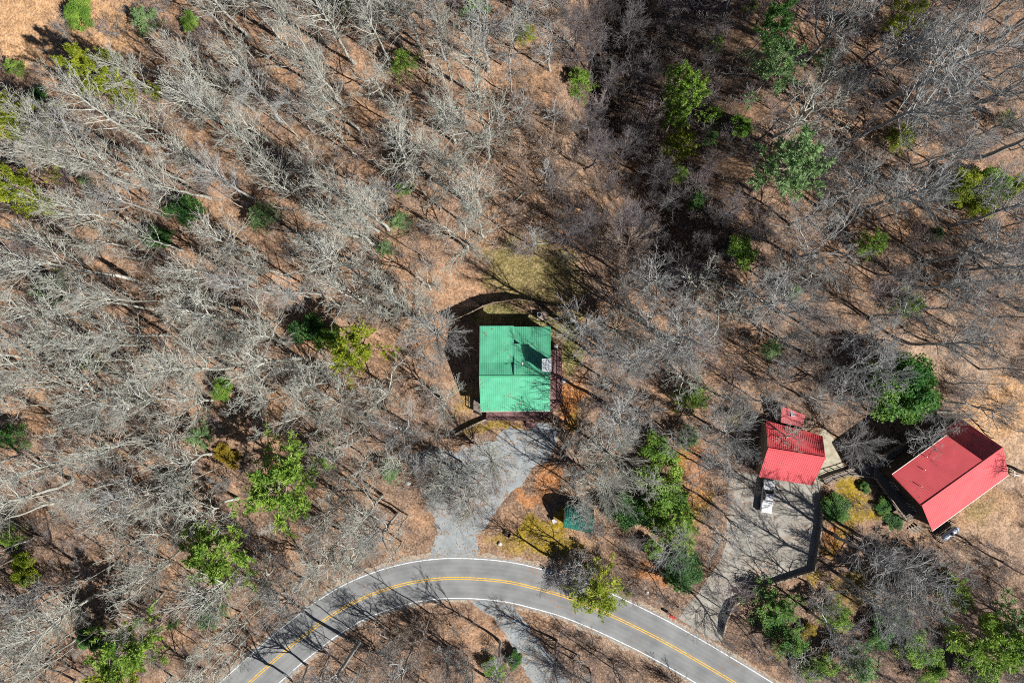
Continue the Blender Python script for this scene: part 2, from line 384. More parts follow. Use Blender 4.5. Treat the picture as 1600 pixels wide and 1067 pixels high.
def make_ground():
    x0, x1, y0, y1, d = -128., 128., -92., 92., .5
    xs = np.arange(x0, x1+.01, d); ys = np.arange(y0, y1+.01, d)
    X, Y = np.meshgrid(xs, ys); Z = ground_z(X, Y)
    nx, ny = len(xs), len(ys)
    idx = np.arange(nx*ny).reshape(ny, nx)
    F = np.stack([idx[:-1, :-1], idx[:-1, 1:], idx[1:, 1:], idx[1:, :-1]], -1).reshape(-1, 4)
    V = np.stack([X, Y, Z], -1).reshape(-1, 3)
    # outer skirt reaching far beyond the frame, woven into the same sheet
    ring = np.concatenate([idx[0, :], idx[1:, -1], idx[-1, -2::-1], idx[-2:0:-1, 0]])
    far = V[ring].copy(); far[:, :2] *= 9.0; far[:, 2] = 0
    base = len(V); V = np.concatenate([V, far]); n = len(ring)
    k = np.arange(n); k2 = (k+1) % n
    F = np.concatenate([F, np.stack([ring[k2], ring[k], base+k, base+k2], -1)])
    me = mesh_np('ground', V, F, True)
    PX = CX+V[:, 0]*H/(H-V[:, 2])/S; PY = CY-V[:, 1]*H/(H-V[:, 2])/S
    wx = (fbm(V[:, 0]/3, V[:, 1]/3, 4)-.5)*60; wy = (fbm(V[:, 0]/3+77, V[:, 1]/3+11, 4)-.5)*60
    n1 = fbm(V[:, 0]/5+3, V[:, 1]/5+8, 4)[:, None]; n2 = fbm(V[:, 0]/1.6+40, V[:, 1]/1.6+21, 3)[:, None]
    t = np.clip((n1-.33)/.3, 0, 1); t = np.clip(t*.85+.35*sstep(500, 1000, PY)[:, None]+.2*sstep(700, 1300, PX)[:, None], 0, 1)
    C = C_LEAF*(1-t)+(C_DULL*.75+C_LEAF*.25)*t
    C = C*(.75+.5*n2)
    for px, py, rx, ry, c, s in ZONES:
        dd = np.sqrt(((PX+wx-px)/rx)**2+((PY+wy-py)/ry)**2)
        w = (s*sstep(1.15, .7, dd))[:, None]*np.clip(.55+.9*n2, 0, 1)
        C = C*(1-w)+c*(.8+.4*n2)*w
    col = np.concatenate([C, np.ones((len(C), 1))], 1).astype(np.float32)
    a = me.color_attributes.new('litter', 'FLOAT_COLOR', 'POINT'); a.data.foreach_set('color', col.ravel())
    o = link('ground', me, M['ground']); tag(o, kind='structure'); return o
make_ground()

# ------------------------------------------------------------------ road and drives
CENTER = [(300, 1145), (350, 1102), (400, 1057), (445, 1017), (476, 992), (509, 967), (552, 941), (592, 924), (628, 913), (666, 906), (704, 903), (754, 904.5), (800, 910),
          (838, 919), (884, 932), (931, 950.5), (977, 971.5), (1028, 997), (1078, 1025), (1129, 1055), (1180, 1086), (1240, 1124)]
def strip(name, off0, off1, z, m, parent=None, ragged=0):
    c = catmull(CENTER, 10); w = np.array([XY(p[0], p[1]) for p in c])
    t = np.gradient(w, axis=0); t /= np.linalg.norm(t, axis=1)[:, None]; n = np.stack([-t[:, 1], t[:, 0]], 1)
    r0 = off0+ragged*(fbm(w[:, 0]*.9, w[:, 1]*.9, 3)-.5)*2; r1 = off1+ragged*(fbm(w[:, 0]*.9+30, w[:, 1]*.9, 3)-.5)*2
    A = w+n*np.reshape(r0*np.ones(len(w)), (-1, 1)); B = w+n*np.reshape(r1*np.ones(len(w)), (-1, 1))
    V = np.concatenate([np.c_[A, np.full(len(A), z)], np.c_[B, np.full(len(B), z)]]); k = np.arange(len(A)-1); N = len(A)
    F = np.stack([k+1, k, k+N, k+1+N], -1)
    if off1 < off0: F = F[:, ::-1]
    F = F[:, ::-1]
    return link(name, mesh_np(name, V, F), m, parent)
sh = strip('road_shoulder', -4.25, 4.35, .008, M['shoulder'], None, .55); tag(sh, kind='structure')
def make_road():
    c = catmull(CENTER, 14); w = np.array([XY(p[0], p[1]) for p in c]); t = np.gradient(w, axis=0); t /= np.linalg.norm(t, axis=1)[:, None]; n = np.stack([-t[:, 1], t[:, 0]], 1)
    off = np.linspace(-3.72, 3.72, 43); V = (w[:, None, :]+n[:, None, :]*off[None, :, None])
    V = np.concatenate([V, np.full(V.shape[:2]+(1,), .016)], 2); N, Mm = V.shape[:2]; idx = np.arange(N*Mm).reshape(N, Mm)
    F = np.stack([idx[:-1, :-1], idx[1:, :-1], idx[1:, 1:], idx[:-1, 1:]], -1).reshape(-1, 4)[:, ::-1]
    me = mesh_np('road', V.reshape(-1, 3), F); o = np.tile(off[None], (N, 1)); X = V[..., 0]; Y = V[..., 1]
    wear = np.ones((N, Mm))
    for q in (-2.55, -1.0, 1.0, 2.55): wear *= 1-.13*np.exp(-((o-q)/.34)**2)                 # polished wheel tracks
    wear *= 1-.10*np.exp(-((np.abs(o)-1.78)/.22)**2)                                          # oil drip line
    wear *= .92+.16*fbm(X/4, Y/4, 4); wear *= 1+.2*sstep(3.35, 3.72, np.abs(o))*fbm(X, Y, 3)
    col = np.repeat(wear.reshape(-1, 1), 4, 1).astype(np.float32); col[:, 3] = 1
    a = me.color_attributes.new('wear', 'FLOAT_COLOR', 'POINT'); a.data.foreach_set('color', col.ravel())
    return link('road', me, M['asphalt'])
road = make_road(); tag(road, kind='structure')
for o_ in (-3.42, 3.42): strip('edge_line', o_-.075, o_+.075, .022, M['white_line'], road)
for o_ in (-.17, .17): strip('centre_line', o_-.07, o_+.07, .022, M['yellow_line'], road)

tag(sheet('gravel_driveway', [(646, 716), (672, 704), (720, 705), (765, 690), (790, 670), (830, 666), (868, 668), (873, 690), (850, 722), (826, 742), (802, 766), (776, 795), (756, 826), (744, 850), (742, 872),
    (706, 875), (674, 875), (678, 850), (682, 826), (674, 800), (658, 768), (645, 738)], .012, M['gravel'], 1.1, 4, seed=3), kind='structure')
tag(sheet('gravel_track', [(735, 938), (770, 938), (800, 946), (822, 975), (848, 1008), (872, 1038), (895, 1070), (915, 1110), (860, 1110), (832, 1070), (815, 1035), (800, 1008), (786, 985), (764, 960)], .012, M['gravel'], .5, 4, seed=8), kind='structure')
cd = sheet('concrete_driveway', [(1140, 736), (1200, 742), (1284, 756), (1283, 783), (1281, 822), (1270, 889), (1218, 905), (1187, 915), (1158, 934), (1143, 944), (1133, 966), (1128, 1001),
    (1115, 1000), (1060, 966), (1075, 945), (1092, 925), (1104, 905), (1124, 880), (1134, 850), (1136, 800)], .014, M['concrete'], .08, 1, seed=5)
tag(cd, kind='structure')
tag(sheet('concrete_walkway', [(1286, 668), (1302, 684), (1306, 700), (1315, 722), (1323, 738), (1300, 748), (1284, 756.5), (1250, 750), (1262, 700)], .010, M['walk'], .1, 1, seed=6), kind='structure')

# ------------------------------------------------------------------ railings, fences
def railing(mb, pts, h=.95, post=.11, spacing=1.6, bal=True):
    """posts, two rails and balusters along 3-D points (on the floor)"""
    for a, b in zip(pts, pts[1:]):
        a = Vector(a); b = Vector(b); L = (b-a).length; n = max(1, round(L/spacing))
        mb.bar(a+Vector((0, 0, h)), b+Vector((0, 0, h)), .13, .05)
        mb.bar(a+Vector((0, 0, h*.25)), b+Vector((0, 0, h*.25)), .05, .07)
        for i in range(n+1):
            p = a.lerp(b, i/n); mb.bar(p+Vector((0, 0, .001)), p+Vector((0, 0, h+.08)), post)
        if bal:
            k = int(L/.22)
            for i in range(1, k):
                p = a.lerp(b, i/k); mb.bar(p+Vector((0, 0, h*.25)), p+Vector((0, 0, h)), .035)

def fence(name, px_pts, heights, label, m=None, cat='fence'):
    m = m or M['fence']
    g = [G(*p) for p in px_pts]; t = thing(name, g[0], label, cat)
    for i, (a, b) in enumerate(zip(g, g[1:])):
        ha, hb = heights[i], heights[i+1]; L = (b-a).length; n = max(2, int(L/.16)); mb = MB(g[0]); d = (b-a).normalized()
        up = Vector((0, 0, 1))
        for k in range(n):
            p = a.lerp(b, (k+.06)/n); q = a.lerp(b, (k+.94)/n); h = ha+(hb-ha)*(k+.5)/n; h *= 1+.012*math.sin(k*7.3)
            nn = d.cross(up)*.012
            mb.quadbox([p-nn+up*.05, q-nn+up*.05, q+nn+up*.05, p+nn+up*.05], [p-nn+up*h, q-nn+up*h, q+nn+up*h, p+nn+up*h])
        nn = d.cross(up)*.045
        for f in (.2, .85): mb.bar(a+nn+up*ha*f, b+nn+up*hb*f, .04, .09)
        mb.build('fence_panel', m, t)
    for p, h in zip(g, heights):
        mb = MB(g[0]); mb.bar(p-Vector((0, 0, .2)), p+Vector((0, 0, h+.12)), .14); mb.build('post', M['timber'], t)
    return t

def wall_thing(name, px_pts, hs, label, th=.25, m=None, capm=None):
    g = [G(*p) for p in px_pts]; t = thing(name, g[0], label, 'retaining wall'); mb = MB(g[0]); mc = MB(g[0])
    offs = []
    for i, p in enumerate(g):
        d = (g[min(i+1, len(g)-1)]-g[max(i-1, 0)]); d.z = 0; d.normalize(); offs.append(Vector((-d.y, d.x, 0))*th/2)
    up = Vector((0, 0, 1))
    for i in range(len(g)-1):
        a, b, o1, o2 = g[i], g[i+1], offs[i], offs[i+1]
        mb.quadbox([a-o1-up*.2, b-o2-up*.2, b+o2-up*.2, a+o1-up*.2], [a-o1+up*hs[i], b-o2+up*hs[i+1], b+o2+up*hs[i+1], a+o1+up*hs[i]])
        z1, z2 = up*(hs[i]+.003), up*(hs[i+1]+.003)
        mc.quadbox([a-o1*1.2+z1, b-o2*1.2+z2, b+o2*1.2+z2, a+o1*1.2+z1], [a-o1*1.2+z1+up*.07, b-o2*1.2+z2+up*.07, b+o2*1.2+z2+up*.07, a+o1*1.2+z1+up*.07])
    mb.build('wall', m or M['stone'], t); mc.build('cap', capm or M['timber'], t)
    return t

# ------------------------------------------------------------------ green-roofed house
def window(t, org, c, w, h, n, m_frame='trim'):
    """window on a vertical wall: centre c, outward normal n"""
    c = Vector(c); n = Vector(n).normalized(); x = Vector((0, 0, 1)).cross(n).normalized(); z = Vector((0, 0, 1))
    f = MB(org); hw, hh = w/2, h/2
    for a, b in (((-hw, -hh), (hw, -hh)), ((-hw, hh), (hw, hh)), ((-hw, -hh), (-hw, hh)), ((hw, -hh), (hw, hh)), ((0, -hh), (0, hh))):
        f.bar(c+x*a[0]+z*a[1]+n*.03, c+x*b[0]+z*b[1]+n*.03, .07)
    fo = f.build('window', M[m_frame], t)
    g = MB(org); q = [c-x*hw-z*hh+n*.015, c+x*hw-z*hh+n*.015, c+x*hw+z*hh+n*.015, c-x*hw+z*hh+n*.015]
    g.quadbox([p-n*.01 for p in q], q); g.build('pane', M['glass'], fo)

def green_house():
    o = P(805, 577, 0)
    t = thing('green_roofed_house', o, 'cabin with ribbed green metal roof, tall chimney and wraparound deck in the middle clearing', 'house')
    RL, RR = P(748, 588.5, 8.2), P(860.5, 588.5, 8.2)
    SL, SR = P(750.7, 643, 4.7), P(860, 642.5, 4.7)
    NL, NR = P(750, 510, 4.5), P(860.8, 510.5, 4.5)
    mb = MB(o); ribbed(mb, SL, SR, RR, RL); ribbed(mb, NR, NL, RL, RR)
    roof = mb.build('roof', M['green_roof'], t)
    mb = MB(o)
    mb.quadbox([RL+Vector((0, -.22, -.03)), RR+Vector((0, -.22, -.03)), RR+Vector((0, .22, -.03)), RL+Vector((0, .22, -.03))],
               [RL+Vector((0, -.1, .1)), RR+Vector((0, -.1, .1)), RR+Vector((0, .1, .1)), RL+Vector((0, .1, .1))])
    mb.build('ridge_cap', M['ridge_green'], roof)
    # walls with gable ends
    i = .45; x0, x1 = SL.x+i, SR.x-i; y0, y1 = SL.y+i, NL.y-i
    mb = MB(o); sl_s = (8.2-4.7)/(RL.y-SL.y); sl_n = (8.2-4.5)/(NL.y-RL.y)
    prof = [(y0, -.1), (y1, -.1), (y1, 4.5+i*sl_n-.14), (RL.y, 8.05), (y0, 4.7+i*sl_s-.14)]
    mb.quadbox([(x0, y, z) for y, z in prof], [(x1, y, z) for y, z in prof]); mb.build('wall', M['log'], t)
    for k in range(3): window(t, o, (x0+2+3.2*k, y0, 2.6), 1.3, 1.4, (0, -1, 0))
    for k in range(2): window(t, o, (x1, y0+2+4*k, 2.6), 1.4, 1.4, (1, 0, 0)); window(t, o, (x0, y0+2.5+5*k, 2.6), 1.2, 1.2, (-1, 0, 0))
    mb = MB(o); mb.box((x1-1.4, y0-.02, 2.05), (.95, .06, 2.05)); dr = mb.build('door', M['trim'], t)
    mb = MB(o); mb.box((x1-1.75, y0-.08, 2.0), (.06, .06, .12)); mb.build('handle', M['dark_metal'], dr)
    # shed dormer, upper left
    a, b, c, d = P(802.6, 509, 6.6), P(749.2, 509.2, 6.6), P(748.8, 567, 7.4), P(802.6, 566.4, 7.4)
    mb = MB(o); ribbed(mb, a, b, c, d, pitch=.36); mb.build('dormer_roof', M['green_roof'], t)
    mb = MB(o); e = .25
    mb.quadbox([(b.x+e, b.y-.45, 4.3), (a.x-e, a.y-.45, 4.3), (d.x-e, d.y+.4, 6.2), (c.x+e, c.y+.4, 6.2)],
               [(b.x+e, b.y-.45, 6.47), (a.x-e, a.y-.45, 6.47), (d.x-e, d.y+.4, 7.2), (c.x+e, c.y+.4, 7.2)])
    mb.build('dormer_wall', M['log'], t)
    for k in range(2): window(t, o, (b.x+1.6+2.6*k, b.y-.45, 5.5), 1.1, 1.0, (0, 1, 0))
    # narrow raised strip beside the dormer
    a, b, c, d = P(814.5, 537, 6.75), P(803, 537, 6.75), P(803, 586, 8.3), P(814.5, 586, 8.3)
    mb = MB(o); ribbed(mb, a, b, c, d, pitch=.36, th=.09)
    lo = lambda v, z: Vector((v.x, v.y, z))
    mb.build('raised_roof_strip', M['green_roof'], t)
    mb = MB(o); mb.quadbox([lo(b, 5.6), lo(a+Vector((-.06, 0, 0)), 5.6), lo(d+Vector((-.06, 0, 0)), 7.9), lo(c, 7.9)], [b-Vector((0, .05, .1)), a-Vector((.06, .05, .1)), d-Vector((.06, 0, .1)), c-Vector((0, 0, .1))])
    mb.build('strip_wall', M['trim'], t)
    # pale flashing saddle
    p = P(815.2, 570, 7.3); mb = MB(o)
    mb.quadbox([p+Vector((0, -.5, .0)), p+Vector((.42, .3, -.1)), p+Vector((0, .55, -.2))], [p+Vector((0, -.3, .35)), p+Vector((.1, .2, .35)), p+Vector((0, .35, .3))])
    mb.build('flashing', M['pvc'], t)
    # chimney
    q = [P(848.2, 580, 10.2), P(861, 580, 10.2), P(861, 562, 10.2), P(848.2, 562, 10.2)]
    mb = MB(o); mb.quadbox([Vector((v.x, v.y, 0)) for v in q], q); ch = mb.build('chimney', M['chimney'], t)
    cc = (q[0]+q[2])/2; mb = MB(o); mb.box(cc+Vector((0, 0, .063)), (1.5, 2.08, .12)); cp = mb.build('chimney_cap', M['cap_metal'], ch)
    mb = MB(o)
    for k in range(3):
        for j in range(3):
            mb.box(cc+Vector((-.42+.42*k, -.62+.62*j, .16)), (.2, .3, .07))
    mb.bar(cc+Vector((-.6, -.3, .16)), cc+Vector((.6, -.3, .16)), .06); mb.bar(cc+Vector((-.6, .3, .16)), cc+Vector((.6, .3, .16)), .06)
    mb.build('cap_vents', M['vent_grey'], ch)
    # deck
    zd = 1.0
    dk = [P(*v, zd) for v in ((760, 630), (760, 656), (850, 656), (877.5, 629), (877.5, 546), (850, 546))]
    mb = MB(o); mb.prism([(v.x, v.y) for v in dk], zd-.16, zd)
    for k in range(12):
        v = dk[2].lerp(dk[3], k/11)
    for v in dk[1:5]: mb.bar((v.x*.99, v.y*.99, -.1), (v.x*.99, v.y*.99, zd-.17), .18)
    deck = mb.build('deck', M['deck'], t)
    mb = MB(o)
    for y in np.arange(dk[1].y+.3, dk[4].y-.2, .46):
        xr = dk[4].x-.12 if y > dk[3].y else dk[4].x-.12-(dk[3].y-y)*1.02
        if y > SL.y: mb.box(((SR.x-.3+xr)/2, y, zd+.004), (max(.1, xr-SR.x+.3), .02, .012))
    for y in np.arange(dk[1].y+.15, SL.y+.3, .15): mb.box(((dk[1].x+dk[2].x)/2, y, zd+.004), (dk[2].x-dk[1].x-.3, .02, .012))
    mb.build('board_gaps', M['rail'], deck)
    ins = lambda v: P(*v, zd)
    mb = MB(o)
    railing(mb, [ins((761, 655.3)), ins((822, 655.3))]); railing(mb, [ins((835, 655.3)), ins((849.5, 655.3)), ins((876.8, 628.7)), ins((876.8, 547)), ins((863, 547))])
    railing(mb, [ins((849, 643)), ins((849.5, 655.3))], spacing=3); railing(mb, [ins((866, 630)), ins((876, 629))], spacing=3)
    mb.build('railing', M['rail'], t)
    mb = MB(o)
    for k in range(4):
        v = P(829, 657.5+2.7*k, 0); mb.box((v.x, v.y-.1, zd-.25*(k+1)+.1), (1.5, .34, .06))
    for xx in (822, 835.5):
        mb.bar(P(xx, 656.5, zd-.2), P(xx, 667, .05), .08, .22)
    mb.build('steps', M['deck'], t)
    # little side porch, lower left
    mb = MB(o); q = [P(*v, .9) for v in ((740, 622), (740, 643), (752, 648), (752, 622))]
    mb.prism([(v.x, v.y) for v in q], .75, .9); mb.build('side_porch', M['deck_dark'], t)
    mb = MB(o); railing(mb, [q[0], q[1], q[2]], spacing=1.2); mb.build('railing', M['rail'], t)
    # gutters
    mb = MB(o); mb.bar(SL+Vector((0, -.06, -.1)), SR+Vector((0, -.06, -.1)), .1); mb.build('gutter', M['trim'], t)
green_house()
bpy.data.objects['green_roofed_house'].scale.z = .88

fence('wooden_fence', [(704, 502), (722, 496), (740, 487.5), (755, 479), (771, 474), (790, 471), (808, 468), (830, 471), (850, 476), (871, 480), (892, 484), (912, 488)],
      [2.6, 2.7, 2.7, 2.6, 2.6, 2.5, 2.2, 1.8, 1.6, 1.5, 1.5, 1.5], 'weathered board fence curving across the yard above the green roofed cabin')
fence('wooden_fence', [(931.5, 489), (931.5, 469)], [2.0, 2.0], 'short straight board fence at the right end of the cabin lawn')
wall_thing('retaining_wall', [(761, 654), (745, 661), (728, 669), (708, 680)], [.8, .9, .9, .7], 'low dark retaining wall slanting away from lower left corner of cabin deck', .22)

def rain_barrel(px, py, label, r=.5):
    g = G(px, py); t = thing('water_barrel', g, label, 'barrel', 'water barrels by the cabin deck')
    mb = MB(g); mb.lathe(g, (0, 0, 1), [(0, r*.85), (.25, r*.97), (.55, r), (.85, r*.95), (1.0, r*.88)], 20); mb.build('barrel_body', M['blue'], t)
    mb = MB(g); mb.lathe(g+Vector((0, 0, 1.003)), (0, 0, 1), [(0, r*.95), (.05, r*.95), (.10, r*.6), (.13, r*.15)], 20); mb.build('lid', M['cap_metal'], t)
rain_barrel(880, 593.5, 'round blue barrel with pale lid on leaves right of the cabin deck')
rain_barrel(868, 541, 'blue barrel in the shade at the upper end of cabin deck', .42)

def cooler_unit(px, py):
    g = G(px, py); t = thing('air_conditioner', g, 'small dark grey outdoor unit on pinkish slab on lawn above the cabin', 'air conditioner')
    mb = MB(g); mb.box(g+Vector((.35, -.1, .05)), (1.7, 1.35, .12)); mb.build('base_slab', M['pad'], t)
    mb = MB(g); mb.box(g+Vector((-.05, .12, .535)), (.8, .8, .8)); mb.build('housing', M['chimney'], t, bevel=.04)
    mb = MB(g)
    for r in (.12, .22, .32): mb.lathe(g+Vector((-.05, .12, .945)), (0, 0, 1), [(0, r), (.02, r), (.02, r-.04), (0, r-.04)], 18)
    mb.build('fan_grille', M['dark_metal'], t)
cooler_unit(843, 493)

# ------------------------------------------------------------------ small green shed by the driveway
def shed():
    o = P(904, 806, 0); t = thing('garden_shed', o, 'small barn shaped shed with teal metal roof under bare branches beside mossy lawn', 'shed')
    A = [P(884, 786, 2.2), P(928, 796, 2.2), P(923, 833, 2.2), P(879, 823, 2.2)]
    u = (A[1]-A[0]).normalized(); v = (A[0]-A[3]); dep = v.length; v.normalize(); L = (A[1]-A[0]).length
    prof = [(0, 2.2), (.12, 3.0), (.3, 3.75), (.5, 4.1), (.7, 3.75), (.88, 3.0), (1, 2.2)]
    pt = lambda s, z, l: A[3]+v*dep*s+u*l+Vector((0, 0, z-2.2))
    mb = MB(o)
    for (s0, z0), (s1, z1) in zip(prof, prof[1:]):
        ribbed(mb, pt(s0, z0, 0), pt(s0, z0, L), pt(s1, z1, L), pt(s1, z1, 0), pitch=.4, th=.06, rh=.04)
    mb.build('roof', M['teal_roof'], t)
    mb = MB(o); pr = [(.05, -.1), (.05, 2.3), (.14, 2.95), (.3, 3.62), (.5, 3.97), (.7, 3.62), (.86, 2.95), (.95, 2.3), (.95, -.1)]
    mb.quadbox([pt(s, z, .2) for s, z in pr], [pt(s, z, L-.2) for s, z in pr]); mb.build('wall', M['siding'], t)
    mb = MB(o); mb.quadbox([pt(.33, .05, .14), pt(.67, .05, .14), pt(.67, 2.1, .14), pt(.33, 2.1, .14)], [pt(.33, .05, .18), pt(.67, .05, .18), pt(.67, 2.1, .18), pt(.33, 2.1, .18)])
    d = mb.build('door', M['trim'], t); mb = MB(o); mb.cyl(pt(.4, 1.05, .14), pt(.4, 1.05, .05), .03); mb.build('handle', M['dark_metal'], d)
shed()
def chair():
    g = G(866, 813); t = thing('lawn_chair', g, 'lavender canvas lawn chair on moss beside the teal roofed shed', 'chair', rz=.5)
    z = Vector((0, 0, 0)); mb = MB(); mb.box((0, 0, .42), (.6, .6, .05)); mb.build('seat', M['lavender'], t)
    mb = MB(); mb.quadbox([(-.3, .28, .45), (.3, .28, .45), (.3, .33, .45), (-.3, .33, .45)], [(-.3, .48, 1.0), (.3, .48, 1.0), (.3, .53, 1.0), (-.3, .53, 1.0)]); mb.build('backrest', M['lavender'], t)
    for sx in (-1, 1):
        for sy in (-1, 1):
            mb = MB(); mb.bar((sx*.28, sy*.26, 0), (sx*.28, sy*.28, .395), .04); mb.build('leg', M['pvc'], t)
        mb = MB(); mb.bar((sx*.33, -.28, .62), (sx*.33, .32, .62), .05); mb.build('armrest', M['pvc'], t)
chair()
def crate():
    g = G(793, 834); t = thing('wooden_crate', g, 'dark open wooden crate lying on mossy grass right of the driveway', 'crate', rz=-.5)
    mb = MB()
    mb.box((0, 0, .04), (1.0, .7, .06)); mb.build('base', M['rail'], t)
    mb = MB()
    for y in (-.35, .35): mb.box((0, y, .24), (1.06, .04, .34))
    for x in (-.51, .51): mb.box((x, 0, .24), (.04, .655, .34))
    mb.build('side_boards', M['rail'], t)
crate()
def rock(px, py, r, label):
    g = G(px, py); bm = bmesh.new(); bmesh.ops.create_icosphere(bm, subdivisions=2, radius=r)
    for v in bm.verts:
        n = .8+.45*float(fbm(v.co.x*2/r+px, v.co.y*2/r+v.co.z, 2)); v.co *= n; v.co.z = v.co.z*.75+r*.35
    me = bpy.data.meshes.new('rock'); bm.to_mesh(me); bm.free(); o = link('rock', me, M['rock']); o.location = g; tag(o, label, 'rock', 'pale rocks')
rock(781, 849, .38, 'pale rock at the mossy edge right of the gravel driveway mouth')
rock(638, 755, .45, 'pale round rock on leaves left of the gravel driveway')
rock(1011, 925, .3, 'pale rock in twigs between the road and the dark round shrub')

# ------------------------------------------------------------------ red garage, red shed
def garage():
    o = P(1240, 710, 0); t = thing('red_roofed_garage', o, 'garage with ribbed red metal roof beside the concrete driveway', 'garage')
    RL, RR = P(1199.6, 701, 5.6), P(1290, 716, 5.6); SL, SR = P(1185.5, 745, 3.0), P(1269.6, 758, 3.0); NL, NR = P(1197, 657, 3.0), P(1285.5, 681, 3.0)
    mb = MB(o); ribbed(mb, SL, SR, RR, RL, pitch=.34); ribbed(mb, NR, NL, RL, RR, pitch=.34); rf = mb.build('roof', M['red_roof'], t)
    mb = MB(o); mb.bar(RL+Vector((0, 0, .04)), RR+Vector((0, 0, .04)), .4, .1); mb.build('ridge_cap', M['ridge_red'], rf)
    def inn(p, z, k=.9): c = (SL+SR+NL+NR)/4; q = c.lerp(p, k); return Vector((q.x, q.y, z))
    mb = MB(o); mb.quadbox([inn(SL, -.1), inn(SR, -.1), inn(NR, -.1), inn(NL, -.1)], [inn(SL, 3.1), inn(SR, 3.1), inn(NR, 3.1), inn(NL, 3.1)])
    mb.build('wall', M['siding'], t)
    for e, r in ((SL, RL), (SR, RR)):
        n_ = NL if e is SL else NR; mb = MB(o); k = Vector((.12, .02, 0))*(1 if e is SL else -1)
        q = [inn(e, 3.103, .9), inn(n_, 3.103, .9), inn(r, 5.35, .9)]
        mb.quadbox(q, [p+k for p in q]); mb.build('gable', M['siding'], t)
    a, b = inn(SL, 0), inn(SR, 0); d = (b-a).normalized(); n = Vector((d.y, -d.x, 0))
    for f in (.28, .72):
        c = a.lerp(b, f); mb = MB(o); q = [c-d*1.3+n*.01, c+d*1.3+n*.01, c+d*1.3+n*.05, c-d*1.3+n*.05]
        mb.quadbox([v+Vector((0, 0, .03)) for v in q], [v+Vector((0, 0, 2.3)) for v in q]); g = mb.build('garage_door', M['trim'], t)
        mb = MB(o); mb.bar(c+n*.09-d*.15+Vector((0, 0, .7)), c+n*.09+d*.15+Vector((0, 0, .7)), .05); mb.build('handle', M['dark_metal'], g)
garage()
def red_shed():
    o = P(1239, 648, 0); t = thing('small_red_shed', o, 'small shed with faded red metal roof and grey skylight above the garage', 'shed')
    q = [P(1220, 660, 2.3), P(1254, 667.5, 2.3), P(1258, 648.5, 2.9), P(1221, 634, 2.9)]
    mb = MB(o); ribbed(mb, *q, pitch=.34); mb.build('roof', M['faded_red'], t)
    c = sum(q, Vector())/4; i = lambda p, z: Vector((c.x+(p.x-c.x)*.9, c.y+(p.y-c.y)*.9, z))
    mb = MB(o); mb.quadbox([i(p, -.1) for p in q], [i(p, p.z-.13) for p in q]); mb.build('wall', M['siding'], t)
    a, b = i(q[0], 0), i(q[1], 0); d = (b-a).normalized(); n = Vector((d.y, -d.x, 0)); m = a.lerp(b, .4)
    mb = MB(o); w = [m-d*.45+n*.01, m+d*.45+n*.01, m+d*.45+n*.05, m-d*.45+n*.05]; mb.quadbox([v+Vector((0, 0, .02)) for v in w], [v+Vector((0, 0, 1.95)) for v in w]); mb.build('door', M['trim'], t)
    k = P(1238, 646, 2.75); mb = MB(o); mb.box(k+Vector((0, 0, .04)), (.6, 1.0, .14), .2); mb.build('skylight', M['chimney'], t)
red_shed()

